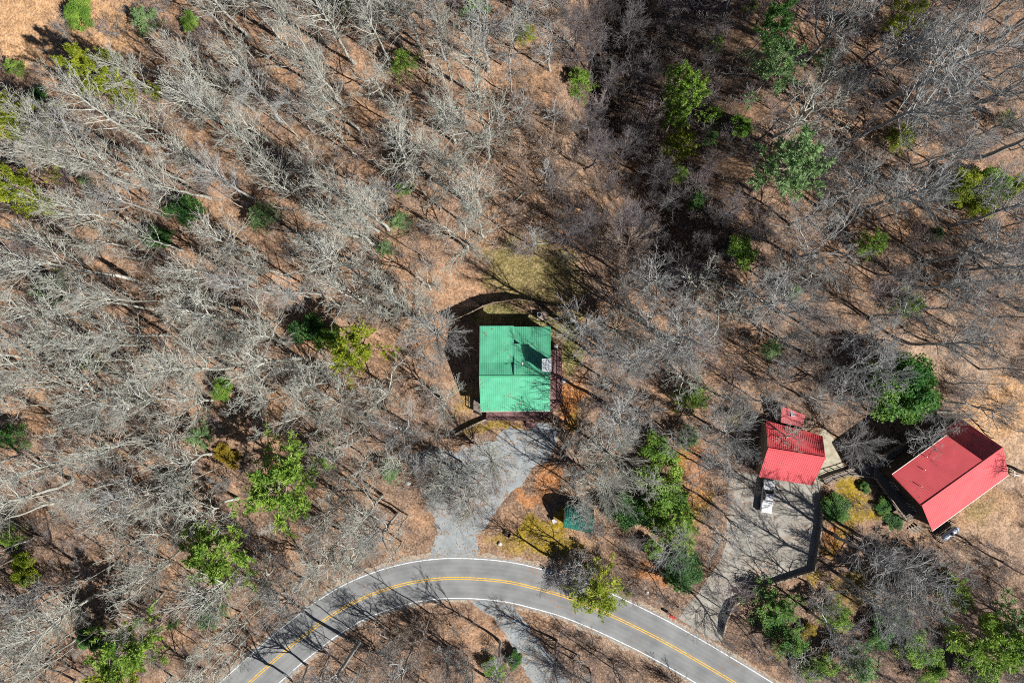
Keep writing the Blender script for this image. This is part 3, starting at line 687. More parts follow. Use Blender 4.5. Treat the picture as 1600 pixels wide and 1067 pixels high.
# ------------------------------------------------------------------ large red-roofed house
def red_house():
    o = P(1490, 745, 0); t = thing('large_red_roofed_house', o, 'large house with tilted bright red ribbed metal roof and shaded deck at right', 'house')
    R0, R1, R2 = P(1440.5, 790, 9), P(1536, 720, 9), P(1567.5, 699, 9)
    S0, S1 = P(1456.5, 829, 4.6), P(1575.5, 742, 4.6)
    D0, D1 = P(1394, 741, 7.1), P(1479, 680, 7.1)
    N0, N1 = P(1467.5, 674.5, 3.9), P(1499.6, 652.6, 3.9)
    mb = MB(o); ribbed(mb, S0, S1, R2, R0, pitch=.31); ribbed(mb, N1, N0, R1, R2, pitch=.31); rf = mb.build('roof', M['red_roof'], t)
    up = Vector((0, 0, .02))
    mb = MB(o); ribbed(mb, D1+up, D0+up, R0+up, R1+up, pitch=.31); mb.build('dormer_roof', M['red_roof'], t)
    mb = MB(o); mb.bar(R0+up*3, R2+up*3, .3, .1); mb.build('ridge_cap', M['ridge_red'], rf)
    d = (S1-S0); d.z = 0; d.normalize(); n = Vector((d.y, -d.x, 0))
    mb = MB(o); mb.bar(S0+n*.05, S1+n*.05, .09); mb.build('gutter', M['gutter'], t)
    mb = MB(o); mb.bar(D0-n*.05, D1-n*.05, .09); mb.build('gutter', M['gutter'], t)
    mb = MB(o); mb.bar(D0+Vector((0, 0, -.02))-d*.06, R0-d*.06, .07); mb.build('fascia', M['ridge_red'], t)
    # walls
    z = lambda v, h: Vector((v.x, v.y, h))
    i = .5; a0, a1 = S0-n*i+d*i, S1-n*i-d*i; b0, b1 = D0+n*i+d*i, P(1499.6, 652.6, 3.9)+n*.5-d*i
    b1 = b0 + d*((a1-a0).length)
    mb = MB(o); mb.quadbox([z(a0, -.1), z(a1, -.1), z(b1, -.1), z(b0, -.1)], [z(a0, 4.7), z(a1, 4.7), z(b1, 4.1), z(b0, 4.1)])
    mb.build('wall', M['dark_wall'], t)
    mb = MB(o); r0 = R0+d*i; rm = R1-d*.15
    for A, B, C, k in ((a0, b0, r0, d*.1),):
        mb.quadbox([z(A, 4.703), z(B, 4.2), z(B, 6.7), z(C, 8.75)], [z(A, 4.703)+k, z(B, 4.2)+k, z(B, 6.7)+k, z(C, 8.75)+k])
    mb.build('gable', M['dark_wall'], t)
    mb = MB(o); e1 = D1+n*i-d*.12; q = [z(b0, 4.103), z(e1, 4.103), z(e1, 7.05), z(b0, 7.05)]; mb.quadbox(q, [p+n*.1 for p in q])
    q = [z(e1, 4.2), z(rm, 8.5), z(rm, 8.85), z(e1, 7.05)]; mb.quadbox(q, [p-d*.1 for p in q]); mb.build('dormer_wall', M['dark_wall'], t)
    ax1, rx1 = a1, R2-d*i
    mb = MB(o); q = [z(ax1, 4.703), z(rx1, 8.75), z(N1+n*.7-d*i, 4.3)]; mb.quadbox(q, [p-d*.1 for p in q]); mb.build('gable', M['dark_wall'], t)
    for f in (.2, .5, .8): window(t, o, z(a0.lerp(a1, f), 2.4), 1.5, 1.4, n)
    for f in (.3, .7): window(t, o, z(a0.lerp(b0, f), 2.4), 1.4, 1.6, -d)
    # vent pipes
    for px, py in ((1446, 713), (1443, 733.5), (1437.5, 759)):
        s = ((py-741)*.8+(px-1394)*.55)/60; zz = 7.1+(9-7.1)*max(0, min(1, ((P(px, py, 7.5)-D0).dot(n))/((R0-D0).dot(n))))
        v = P(px, py, zz); mb = MB(o); mb.cyl(v-Vector((0, 0, .1)), v+Vector((0, 0, .55)), .06, n=10); mb.build('vent_pipe', M['pvc'], t)
    # deck on the shaded side
    zd = 1.6
    dk = [P(*v, zd) for v in ((1369, 716), (1366, 747), (1384, 772), (1413, 812), (1432, 802), (1452, 778), (1490, 700), (1462, 662))]
    mb = MB(o); mb.prism([(v.x, v.y) for v in dk], zd-.18, zd)
    for v in dk[:4]: mb.bar((v.x+.1, v.y, -.1), (v.x+.1, v.y, zd-.19), .2)
    mb.build('deck', M['deck_dark'], t)
    mb = MB(o); railing(mb, [dk[4]*1, dk[3], dk[2], dk[1]], h=1.0); railing(mb, [dk[0], dk[7]], h=1.0); mb.build('railing', M['timber'], t)
    # rear steps
    mb = MB(o)
    for k in range(4):
        v = P(1424+4*k, 829-2*k, 0); mb.box((v.x, v.y, .15+.12*k), (.3, 1.5, .06), .95)
    mb.build('steps', M['timber'], t)
red_house()

def footbridge():
    """wooden walkway from the garage walk to the house deck"""
    o = P(1330, 742, 0); t = thing('wooden_footbridge', o, 'dark wooden footbridge with railings between concrete walkway and red house deck', 'footbridge')
    z = .55
    A = [P(*p, z) for p in ((1284, 748), (1300, 741), (1320, 735), (1344, 726), (1367, 724))]
    B = [P(*p, z) for p in ((1293, 757), (1305, 749), (1329, 741), (1346, 743), (1366, 746))]
    mb = MB(o)
    for i in range(len(A)-1):
        mb.quadbox([B[i]-Vector((0, 0, .1)), B[i+1]-Vector((0, 0, .1)), A[i+1]-Vector((0, 0, .1)), A[i]-Vector((0, 0, .1))], [B[i], B[i+1], A[i+1], A[i]])
    for p in A+B: mb.bar((p.x, p.y, -.1), (p.x, p.y, z-.11), .14)
    mb.build('walkway_boards', M['deck_dark'], t)
    for Q in (A[:4], B): mb = MB(o); railing(mb, Q, h=1.0, spacing=1.5, bal=False); mb.build('railing', M['timber'], t)
footbridge()

def arched_rail():
    o = G(1530, 662); t = thing('garden_railing', o, 'curved pale rail on posts along slope behind the red house', 'railing')
    pts = catmull([(1504, 642), (1516, 650), (1528, 662), (1538, 672), (1548, 684)], 5)
    g = [G(*p) for p in pts]; mb = MB(o)
    for a, b in zip(g, g[1:]): mb.bar(a+Vector((0, 0, 1.0)), b+Vector((0, 0, 1.0)), .16, .07)
    mb.build('rail', M['timber'], t)
    for k in range(0, len(g), 4): mb = MB(o); mb.bar(g[k]-Vector((0, 0, .1)), g[k]+Vector((0, 0, .96)), .12); mb.build('post', M['rail'], t)
arched_rail()
def slab_thing(px, py, d, rz, label):
    g = G(px, py); mb = MB(); mb.box((0, 0, .12), d, 0); o = mb.build('garden_slab', M['slab'], None, bevel=.03); o.location = g; o.rotation_euler = (0, 0, rz); tag(o, label, 'slab')
slab_thing(1456, 654, (1.0, 1.9, .2), .55, 'larger cream slab lying between round evergreen and red house roof')
slab_thing(1467, 651, (.6, 1.2, .18), .9, 'smaller cream slab lying to the right of the larger cream slab')
wall_thing('retaining_wall', [(1461, 643), (1474, 643.5), (1490, 644)], [.5, .55, .4], 'short dark garden wall behind the cream slabs at the red house', .25, M['rail'])

def propane():
    g = P(1479, 830.5, 0); ang = math.atan2(18, 25); d = Vector((math.cos(ang), math.sin(ang), 0)); n = Vector((-d.y, d.x, 0))
    t = thing('propane_tank', g, 'long silver propane tank on the ground below the large red roof', 'propane tank')
    r = .55; L = 2.5; c = g+Vector((0, 0, .95)); mb = MB(g)
    prof = [(-L/2-.42, .02), (-L/2-.38, .2), (-L/2-.25, .38), (-L/2-.1, .5), (-L/2, r), (0, r), (L/2, r), (L/2+.1, .5), (L/2+.25, .38), (L/2+.38, .2), (L/2+.42, .02)]
    mb.lathe(c, d, prof, 24); mb.build('tank_body', M['tank'], t)
    mb = MB(g); mb.lathe(c+Vector((0, 0, r-.05)), (0, 0, 1), [(0, .24), (.18, .24), (.27, .18), (.3, .05)], 16); mb.build('valve_dome', M['dark_metal'], t)
    for s in (-.8, .8): mb = MB(g); mb.box(c+d*s+Vector((0, 0, -.72)), (.25, .8, .5), ang); mb.build('saddle', M['stone'], t)
    g2 = g+n*1.0; t2 = thing('lattice_screen', g2, 'low wooden lattice screen between propane tank and red house', 'screen')
    mb = MB(g2); up = Vector((0, 0, 1))
    e0, e1 = g2-d*2.0-n*.05, g2+d*1.7-n*.05
    for z in (.08, .55, 1.0): mb.bar(e0+up*z, e1+up*z, .08)
    for k in range(9): p = e0.lerp(e1, k/8); mb.bar(p, p+up*1.04, .05)
    w = e0-n*1.6
    for z in (.08, .55, 1.0): mb.bar(e0+up*z, w+up*z, .08)
    for k in range(1, 4): p = e0.lerp(w, k/3); mb.bar(p, p+up*1.04, .05)
    mb.build('lattice', M['timber'], t2)
    for p in (e0, e1, w): mb = MB(g2); mb.bar(p-up*.1, p+up*1.15, .12); mb.build('post', M['timber'], t2)
propane()
def saw_rack():
    g = G(1584, 739); t = thing('white_rack', g, 'small white pipe rack on leaves right of the red house', 'rack')
    mb = MB(g); mb.bar(g+Vector((-.3, .5, .6)), g+Vector((-.3, -.5, .6)), .12); mb.bar(g+Vector((-.3, -.2, .6)), g+Vector((.7, -.3, .6)), .12); mb.build('frame', M['pvc'], t)
    for x, y in ((-.3, .45), (-.3, -.45), (.65, -.28)): mb = MB(g); mb.bar(g+Vector((x, y, 0)), g+Vector((x, y, .55)), .08); mb.build('leg', M['pvc'], t)
saw_rack()

wall_thing('retaining_wall', [(1282.5, 780), (1280.5, 822), (1269.5, 889), (1218, 905.5), (1187, 915.5), (1158, 934), (1142.5, 944), (1133, 966), (1128, 992)],
           [.9, 1.0, 1.0, .8, .75, .9, 1.15, 1.1, .8], 'long timber capped retaining wall round the lower right edge of concrete driveway', .2)

# ------------------------------------------------------------------ white pickup
def pickup():
    g = G(1196.3, 773.5); t = thing('pickup_truck', g, 'white pickup truck with covered bed parked below the red garage roof', 'pickup truck', rz=math.radians(83))
    Lh = 2.75; w = .93
    def body_profile(mb, prof, w0, w1=None):
        w1 = w0 if w1 is None else w1
        mb.quadbox([(x, -w0, z) for x, z in prof], [(x, w0, z) for x, z in prof])
    mb = MB(); body_profile(mb, [(-2.75, .5), (-2.75, 1.12), (-.55, 1.12), (1.05, 1.12), (1.9, 1.08), (2.6, .98), (2.75, .8), (2.75, .45)], w)
    body = mb.build('body', M['white_paint'], t, bevel=.05)
    mb = MB()   # cab greenhouse, narrowing upwards
    b = [(-.72, -.86), (1.2, -.86), (1.2, .86), (-.72, .86)]; tp = [(-.45, -.68), (.55, -.68), (.55, .68), (-.45, .68)]
    mb.quadbox([(x, y, 1.1) for x, y in b], [(x, y, 1.72) for x, y in tp]); mb.build('cab_glass', M['car_glass'], t, bevel=.03)
    mb = MB(); mb.quadbox([(-.5, -.7, 1.69), (.6, -.7, 1.69), (.6, .7, 1.69), (-.5, .7, 1.69)], [(-.44, -.64, 1.79), (.5, -.64, 1.79), (.5, .64, 1.79), (-.44, .64, 1.79)])
    for sy in (-1, 1):
        for (x0, x1) in ((-.74, -.47), (1.22, .57), (.1, .08)): mb.bar((x0, sy*.87, 1.1), (x1, sy*.69, 1.72), .08)
    mb.build('cab_roof', M['white_paint'], t)
    mb = MB(); mb.box((-1.72, 0, 1.15), (1.98, 1.66, .05)); mb.build('bed_cover', M['white_paint'], t, bevel=.015)
    mb = MB()
    for x in (-1.05, -1.5, -2.0): mb.box((x, 0, 1.18), (.05, 1.6, .025))
    mb.build('cover_seams', M['chimney'], t)
    mb = MB(); mb.box((-2.8, 0, .56), (.14, 1.8, .2)); mb.build('rear_bumper', M['rim'], t, bevel=.03)
    mb = MB(); mb.box((2.8, 0, .55), (.16, 1.82, .24)); mb.build('front_bumper', M['rim'], t, bevel=.03)
    mb = MB(); mb.box((2.765, 0, .8), (.04, .9, .22)); mb.build('grille', M['dark_metal'], t)
    for sy in (-1, 1):
        mb = MB(); mb.box((2.74, sy*.7, .83), (.08, .36, .2)); mb.build('headlight', M['lamp_white'], t, bevel=.02)
        mb = MB(); mb.box((-2.76, sy*.82, .9), (.06, .16, .32)); mb.build('tail_light', M['lamp_red'], t)
        mb = MB(); mb.box((.85, sy*1.05, 1.2), (.12, .22, .16)); mb.build('mirror', M['white_paint'], t, bevel=.03)
        mb = MB(); mb.box((.22, sy*.935, .82), (1.1, .02, .5)); d = mb.build('door', M['white_paint'], t)
        mb = MB(); mb.box((-.15, sy*.955, 1.0), (.16, .03, .04)); mb.build('handle', M['dark_metal'], d)
        for x in (-1.75, 1.75):
            e = bpy.data.objects.new('wheel', None); COL.objects.link(e); e.parent = t; e.location = (x, sy*.84, .38)
            mb = MB(); mb.lathe((0, -.12, 0), (0, 1, 0), [(0, .25), (0, .35), (.04, .38), (.2, .38), (.24, .35), (.24, .25)], 24); mb.build('tyre', M['tyre'], e)
            mb = MB(); mb.lathe((0, -.09, 0), (0, 1, 0), [(0, .05), (0, .245), (.18, .245), (.18, .05)], 20); mb.build('rim', M['rim'], e)
pickup()

def mailbox():
    g = G(1048, 959); t = thing('mailbox', g, 'red mailbox on a post at the road edge by the concrete driveway', 'mailbox', rz=-.5)
    mb = MB(); mb.bar((0, 0, -.1), (0, 0, 1.0), .1); mb.build('post', M['rail'], t)
    mb = MB(); n = 8; pr = [(-.22, 1.003), (.22, 1.003), (.22, 1.25)]+[(.22*math.cos(a), 1.25+.2*math.sin(a)) for a in np.linspace(.3, math.pi-.3, 6)]+[(-.22, 1.25)]
    mb.quadbox([(-.45, y, z) for y, z in pr], [(.45, y, z) for y, z in pr]); b = mb.build('box', M['mail_red'], t)
    mb = MB(); mb.quadbox([(-.475, -.2, 1.02), (-.475, .2, 1.02), (-.475, .2, 1.38), (-.475, -.2, 1.38)], [(-.453, -.2, 1.02), (-.453, .2, 1.02), (-.453, .2, 1.38), (-.453, -.2, 1.38)]); mb.build('door', M['mail_red'], b)
    mb = MB(); mb.box((.1, .24, 1.35), (.2, .02, .12)); mb.build('flag', M['pvc'], b)
mailbox()

# ------------------------------------------------------------------ vegetation: mesh builders
def tubes(Pt, R, ns):
    N, K, _ = Pt.shape
    t = Pt[:, -1]-Pt[:, 0]; t /= np.maximum(np.linalg.norm(t, axis=1), 1e-6)[:, None]
    ref = np.where(np.abs(t[:, 2:3]) > .8, np.array([[1., 0, 0]]), np.array([[0, 0, 1.]]))
    u = np.cross(t, ref); u /= np.maximum(np.linalg.norm(u, axis=1), 1e-6)[:, None]; v = np.cross(t, u)
    a = np.arange(ns)*2*math.pi/ns; ca, sa = np.cos(a), np.sin(a)
    V = Pt[:, :, None, :]+R[:, :, None, None]*(ca[None, None, :, None]*u[:, None, None, :]+sa[None, None, :, None]*v[:, None, None, :])
    idx = np.arange(N*K*ns).reshape(N, K, ns); nx = np.roll(idx, -1, 2)
    F = np.stack([idx[:, :-1], nx[:, :-1], nx[:, 1:], idx[:, 1:]], -1).reshape(-1, 4)
    return V.reshape(-1, 3), F
def merge(parts):
    Vs, Fs, o = [], [], 0
    for V, F in parts: Vs.append(V); Fs.append(F+o); o += len(V)
    return np.concatenate(Vs), np.concatenate(Fs)
def unit(v): return v/np.maximum(np.linalg.norm(v, axis=-1, keepdims=True), 1e-6)
def grow(rng, Pp, Rp, n, t0, t1, ang, lenf, K, wig, up, rmax, tip, taperlen=.55, len_abs=None):
    N, Kp = Rp.shape
    t = t0+(t1-t0)*((np.arange(n)[None, :]+rng.rand(N, n))/n)
    f = np.clip(t*(Kp-1), 0, Kp-1.001); i = f.astype(int); a = (f-i)[..., None]
    r_ = np.arange(N)[:, None]
    p0 = Pp[r_, i]; p1 = Pp[r_, i+1]; pos = p0*(1-a)+p1*a; tan = unit(p1-p0)
    rad = Rp[r_, i]*(1-a[..., 0])+Rp[r_, i+1]*a[..., 0]
    PL = np.linalg.norm(np.diff(Pp, axis=1), axis=2).sum(1)[:, None]
    base = PL*lenf if len_abs is None else np.full((N, 1), len_abs)
    L = base*(1-taperlen*np.clip((t-t0)/max(1e-3, 1-t0), 0, 1))*(.65+.6*rng.rand(N, n))
    az = 2.4*np.arange(n)[None, :]+rng.rand(N, 1)*6.28+rng.randn(N, n)*.5
    ref = np.where(np.abs(tan[..., 2:3]) > .9, np.array([1., 0, 0]), np.array([0, 0, 1.]))
    u = unit(np.cross(tan, ref)); v = np.cross(tan, u)
    an = np.radians(ang[0]+(ang[1]-ang[0])*rng.rand(N, n))[..., None]
    d = np.cos(an)*tan+np.sin(an)*(np.cos(az)[..., None]*u+np.sin(az)[..., None]*v)
    M_ = N*n; d = d.reshape(M_, 3); p = pos.reshape(M_, 3); L = L.reshape(M_)
    pts = [p]
    for k in range(1, K):
        d = unit(d+wig*rng.randn(M_, 3)+np.array([0, 0, up])); p = p+d*(L/(K-1))[:, None]; pts.append(p)
    Pt = np.stack(pts, 1)
    r0 = np.minimum(rad.reshape(M_)*.8, rmax*(.6+.4*L/max(L.max(), 1e-3)))
    R = r0[:, None]*(1-np.linspace(0, 1, K)[None, :]*.8); R = np.maximum(R, tip)
    return Pt, R

def bare_tree(seed, kind):
    rng = np.random.RandomState(seed)
    if kind == 'tall':
        Ht = 24.; K = 12; tz = np.linspace(0, 1, K)
        w = np.cumsum(rng.randn(K, 2)*.16, 0); w -= w[0]; lean = rng.randn(2)*.5
        T = np.c_[w+lean*tz[:, None]**1.5, tz*Ht]; R = .26*(1-tz)**.8+.035
        T, R = T[None], R[None]; R[0, 0] *= 1.35
        l1 = grow(rng, T, R, 17, .36+.12*rng.rand(), .98, (20, 50), .33, 8, .11, .08, .12, .032)
        l2 = grow(rng, *l1, 7, .18, 1, (20, 44), .58, 6, .10, .04, .055, .024)
        l3 = grow(rng, *l2, 5, .15, 1, (18, 44), .6, 4, .10, .03, .03, .015)
        l4 = grow(rng, *l3, 2, .2, 1, (18, 45), .58, 3, .09, .02, .014, .009)
    elif kind == 'spreading':
        Ht = 16.; K = 8; tz = np.linspace(0, 1, K)
        w = np.cumsum(rng.randn(K, 2)*.14, 0); w -= w[0]
        T = np.c_[w, tz*8.5]; R = .27*(1-tz*.45); T, R = T[None], R[None]; R[0, 0] *= 1.35
        l1 = grow(rng, T, R, 10, .42, 1.0, (18, 62), 1, 9, .11, .08, .13, .035, .15, 8.5)
        l2 = grow(rng, *l1, 10, .2, 1, (18, 46), .56, 7, .11, .04, .065, .025)
        l3 = grow(rng, *l2, 6, .15, 1, (18, 44), .54, 4, .11, .03, .03, .014)
        l4 = grow(rng, *l3, 2, .2, 1, (20, 50), .55, 3, .11, .03, .017, .010)
    elif kind == 'gnarled':   # few heavy crooked limbs, sparse twigs
        K = 9; tz = np.linspace(0, 1, K); w = np.cumsum(rng.randn(K, 2)*.2, 0); w -= w[0]
        T = np.c_[w, tz*11]; R = .26*(1-tz*.5); T, R = T[None], R[None]; R[0, 0] *= 1.35
        l1 = grow(rng, T, R, 8, .4, 1.0, (26, 66), 1, 11, .2, .09, .13, .045, .25, 8.5)
        l2 = grow(rng, *l1, 8, .22, 1, (28, 65), .48, 8, .19, .04, .07, .026)
        l3 = grow(rng, *l2, 6, .2, 1, (25, 60), .5, 5, .17, .03, .038, .018)
        l4 = grow(rng, *l3, 3, .2, 1, (25, 55), .55, 3, .14, .02, .018, .011)
    elif kind == 'domed':     # broad dome of straight radiating limbs
        K = 7; tz = np.linspace(0, 1, K); w = np.cumsum(rng.randn(K, 2)*.08, 0); w -= w[0]
        T = np.c_[w, tz*8]; R = .26*(1-tz*.5); T, R = T[None], R[None]; R[0, 0] *= 1.3
        l1 = grow(rng, T, R, 28, .45, 1.0, (20, 82), 1, 8, .06, .025, .095, .034, .15, 7.4)
        l2 = grow(rng, *l1, 10, .2, 1, (14, 36), .48, 5, .07, .04, .048, .024)
        l3 = grow(rng, *l2, 6, .15, 1, (14, 38), .55, 4, .08, .03, .028, .016)
        l4 = grow(rng, *l3, 2, .2, 1, (16, 40), .55, 3, .08, .02, .014, .009)
    elif kind == 'slender':   # thin forest-grown pole with a narrow top
        K = 11; tz = np.linspace(0, 1, K); w = np.cumsum(rng.randn(K, 2)*.13, 0); w -= w[0]
        T = np.c_[w, tz*18]; R = .105*(1-tz)**.7+.022; T, R = T[None], R[None]
        l1 = grow(rng, T, R, 13, .42, .99, (22, 55), .2, 6, .11, .08, .05, .02)
        l2 = grow(rng, *l1, 5, .2, 1, (20, 46), .55, 4, .1, .04, .028, .014)
        l3 = grow(rng, *l2, 4, .15, 1, (18, 44), .6, 3, .1, .03, .016, .010)
        l4 = grow(rng, *l3, 2, .2, 1, (20, 46), .5, 2, .1, .03, .010, .008)
    else:                      # small, many thin upright stems
        K = 7; tz = np.linspace(0, 1, K); w = np.cumsum(rng.randn(K, 2)*.08, 0); w -= w[0]
        T = np.c_[w, tz*6]; R = .09*(1-tz*.6); T, R = T[None], R[None]
        l1 = grow(rng, T, R, 14, .06, 1.0, (16, 58), 1, 7, .09, .08, .05, .02, .35, 5.0)
        l2 = grow(rng, *l1, 8, .2, 1, (18, 44), .5, 5, .10, .05, .028, .014)
        l3 = grow(rng, *l2, 6, .15, 1, (18, 44), .5, 4, .10, .04, .017, .010)
        l4 = grow(rng, *l3, 3, .2, 1, (18, 46), .5, 3, .10, .03, .011, .008)
    tv = merge([tubes(*(T, R), 9), tubes(*(l1[0][:, :], l1[1]), 6)] if kind in ('gnarled', 'spreading', 'domed') else [tubes(T, R, 9)])
    cr = [tubes(*l2, 4), tubes(*l3, 3), tubes(*l4, 3)]
    if kind not in ('gnarled', 'spreading', 'domed'): cr.insert(0, tubes(*l1, 5))
    return mesh_np('trunk', *tv, True), mesh_np('crown', *merge(cr), True)

def leaf_quads(rng, pos, size, flat=.5, aspect=.6, dirs=None):
    n = len(pos)
    nrm = unit(rng.randn(n, 3)+np.array([0, 0, flat*2])); a = unit(np.cross(nrm, rng.randn(n, 3))) if dirs is None else unit(dirs)
    b = unit(np.cross(nrm, a)); s = (size*(.6+.8*rng.rand(n)))[:, None]; a = a*s*.5; b = b*s*.5*aspect
    V = np.stack([pos-a, pos+b, pos+a, pos-b], 1).reshape(-1, 3)
    return V, np.arange(n*4).reshape(n, 4)
def pine(seed):
    """unit pine: height 14, radius about 4; open whorls of needle tufts"""
    rng = np.random.RandomState(seed); K = 9; tz = np.linspace(0, 1, K); w = np.cumsum(rng.randn(K, 2)*.1, 0); w -= w[0]
    T = np.c_[w, tz*14]; R = .2*(1-tz*.85); T, R = T[None], R[None]
    l1 = grow(rng, T, R, 30, .42, .99, (55, 88), 1, 6, .10, .05, .06, .02, .62, 4.6)
    l2 = grow(rng, *l1, 8, .25, 1, (30, 60), .42, 4, .12, .06, .03, .012)
    Q = l2[0]; n = len(Q); pos = []; dirs = []
    for f in np.linspace(.25, 1, 7):
        k = f*(Q.shape[1]-1.001); i = int(k); a = k-i; c = Q[:, i]*(1-a)+Q[:, i+1]*a; d = unit(Q[:, i+1]-Q[:, i])
        for j in range(4):
            dd = unit(d*.6+rng.randn(n, 3)*.7+np.array([0, 0, .3])); pos.append(c+dd*.22); dirs.append(dd)
    V, F = leaf_quads(rng, np.concatenate(pos), .48, .4, .22, np.concatenate(dirs))
    tr = merge([tubes(T, R, 8), tubes(*l1, 4)])
    return mesh_np('trunk', *tr, True), mesh_np('crown', V, F)
def broadleaf(seed, n=13000, clumps=46, hr=1.0, lobes=1.0):
    """unit evergreen: radius about 1, height about 2, hollowed leafy clumps"""
    rng = np.random.RandomState(seed); c = unit(rng.randn(clumps, 3)); c[:, 2] = np.abs(c[:, 2])
    lob = 1+lobes*(.28*np.sin(2*np.arctan2(c[:, 1], c[:, 0])+seed)+.2*np.sin(5*np.arctan2(c[:, 1], c[:, 0])+2*seed))
    rr = ((.3+.62*rng.rand(clumps)**.7)*lob)[:, None]; c = c*rr*np.array([.9, .9, .95*hr])+np.array([0, 0, .75*hr]); cs = .13+.17*rng.rand(clumps)
    k = rng.randint(0, clumps, n); d = unit(rng.randn(n, 3)); pos = c[k]+d*(cs[k]*(.35+.8*rng.rand(n)**.7))[:, None]
    pos[:, 2] = np.maximum(pos[:, 2], .06)
    V, F = leaf_quads(rng, pos, .07, .9, .55)
    K = 5; tz = np.linspace(0, 1, K); T = np.c_[rng.randn(K, 2)*.02, tz*1.2*hr][None]; T[0, 0, :2] = 0; R = (.05*(1-tz*.7))[None]
    l1 = grow(rng, T, R, 10, .15, 1, (30, 60), 1, 5, .1, .08, .025, .008, .3, .8)
    return mesh_np('trunk', *merge([tubes(T, R, 7), tubes(*l1, 4)]), True), mesh_np('crown', V, F)
def wispy(seed):
    """unit feathery sapling evergreen (hemlock, cedar): radius 1, height 3"""
    rng = np.random.RandomState(seed); K = 7; tz = np.linspace(0, 1, K); T = np.c_[np.cumsum(rng.randn(K, 2)*.03, 0), tz*3][None]; T[0, :, :2] -= T[0, 0, :2]; R = (.05*(1-tz*.8))[None]
    l1 = grow(rng, T, R, 40, .12, .99, (55, 85), 1, 5, .08, .0, .015, .005, .72, 1.15)
    l2 = grow(rng, *l1, 7, .2, 1, (30, 55), .4, 3, .1, 0, .007, .004)
    Q = l2[0]; n = len(Q); pos = []; dirs = []
    for f in (.3, .65, .98):
        k = f*(Q.shape[1]-1.001); i = int(k); a = k-i; c = Q[:, i]*(1-a)+Q[:, i+1]*a; d = unit(Q[:, i+1]-Q[:, i])
        for j in range(7): dd = unit(d+rng.randn(n, 3)*.6); pos.append(c+rng.randn(n, 3)*.045); dirs.append(dd)
    V, F = leaf_quads(rng, np.concatenate(pos), .095, .7, .34, np.concatenate(dirs))
    return mesh_np('trunk', *merge([tubes(T, R, 7), tubes(*l1, 3)]), True), mesh_np('crown', V, F)

PROTO = {'tall': [bare_tree(s, 'tall') for s in (1, 2, 3, 4, 5, 6, 7, 8)],
         'spreading': [bare_tree(s, 'spreading') for s in (11, 12, 13, 14)],
         'gnarled': [bare_tree(s, 'gnarled') for s in (21, 22, 23, 24)],
         'domed': [bare_tree(s, 'domed') for s in (91, 92, 93)],
         'slender': [bare_tree(s, 'slender') for s in (71, 72, 73, 74, 75)],
         'bushy': [bare_tree(s, 'bushy') for s in (31, 32, 33)],
         'pine': [pine(s) for s in (41, 42, 43)], 'leafy': [broadleaf(s) for s in (51, 52, 53, 54, 55)], 'dense': [broadleaf(s, 17000, 80, 1.0, .3) for s in (81, 82)], 'wispy': [wispy(s) for s in (61, 62, 63)]}
BASE_H = {'tall': 24., 'spreading': 16., 'gnarled': 18., 'bushy': 10., 'slender': 18., 'domed': 13., 'pine': 14., 'leafy': 2., 'dense': 2., 'wispy': 3.}
BASE_R = {'tall': 4.6, 'spreading': 7., 'gnarled': 7., 'bushy': 4.2, 'slender': 2.6, 'domed': 7., 'pine': 4., 'leafy': 1., 'dense': 1., 'wispy': 1.}
for k, l in PROTO.items():
    for tr, cr in l: tr.materials.append(M['bark_pale']); cr.materials.append(M['bark_pale'])

PLANTS = []      # bookkeeping for the labels of the bare trees
prng = np.random.RandomState(7)
def plant(kind, base, sx, sz, mat_trunk, mat_crown, name, lean=(0, 0), variant=None):
    v = prng.randint(len(PROTO[kind])) if variant is None else variant % len(PROTO[kind])
    root = bpy.data.objects.new(name, None); COL.objects.link(root); root.empty_display_size = .5
    root.location = base; root.scale = (sx, sx, sz); root.rotation_euler = (lean[0], lean[1], prng.rand()*6.283)
    if lean != (0, 0): root.rotation_mode = 'ZYX'
    for me, mm, nm in ((PROTO[kind][v][0], mat_trunk, 'trunk'), (PROTO[kind][v][1], mat_crown, 'crown')):
        o = bpy.data.objects.new(nm, me); COL.objects.link(o); o.parent = root
        o.material_slots[0].link = 'OBJECT'; o.material_slots[0].material = mm
    return root
# ------------------------------------------------------------------ bare trees
KIND_NAME = {'tall': 'tall_bare_tree', 'spreading': 'spreading_bare_tree', 'gnarled': 'crooked_bare_tree', 'bushy': 'many_stemmed_bare_tree', 'slender': 'slender_bare_tree', 'domed': 'domed_bare_tree'}
TONE = {'p': 'bark_pale', 'g': 'bark_grey', 'b': 'bark_brown', 'd': 'bark_dark', 'u': 'twig_purple'}
TONE_W = {'p': 'pale', 'g': 'grey', 'b': 'brownish', 'd': 'dark', 'u': 'purplish'}
KIND_W = {'tall': 'tall', 'spreading': 'spreading', 'gnarled': 'crooked', 'bushy': 'bushy', 'slender': 'slender', 'domed': 'domed'}
TAKEN = []
def bare(px, py, kind, tone, h=None, r=None, lean=(0, 0), variant=None):
    b = G(px, py); h = h or BASE_H[kind]*(.85+.3*prng.rand()); r = r or BASE_R[kind]*(.85+.35*prng.rand())
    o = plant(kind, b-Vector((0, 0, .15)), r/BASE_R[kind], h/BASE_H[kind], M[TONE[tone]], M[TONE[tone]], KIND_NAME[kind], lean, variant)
    c = to_px(b.x, b.y, b.z+h*.7); TAKEN.append((b.x, b.y, r))
    PLANTS.append(dict(o=o, kind=kind, tone=tone, c=c, base=(px, py)))
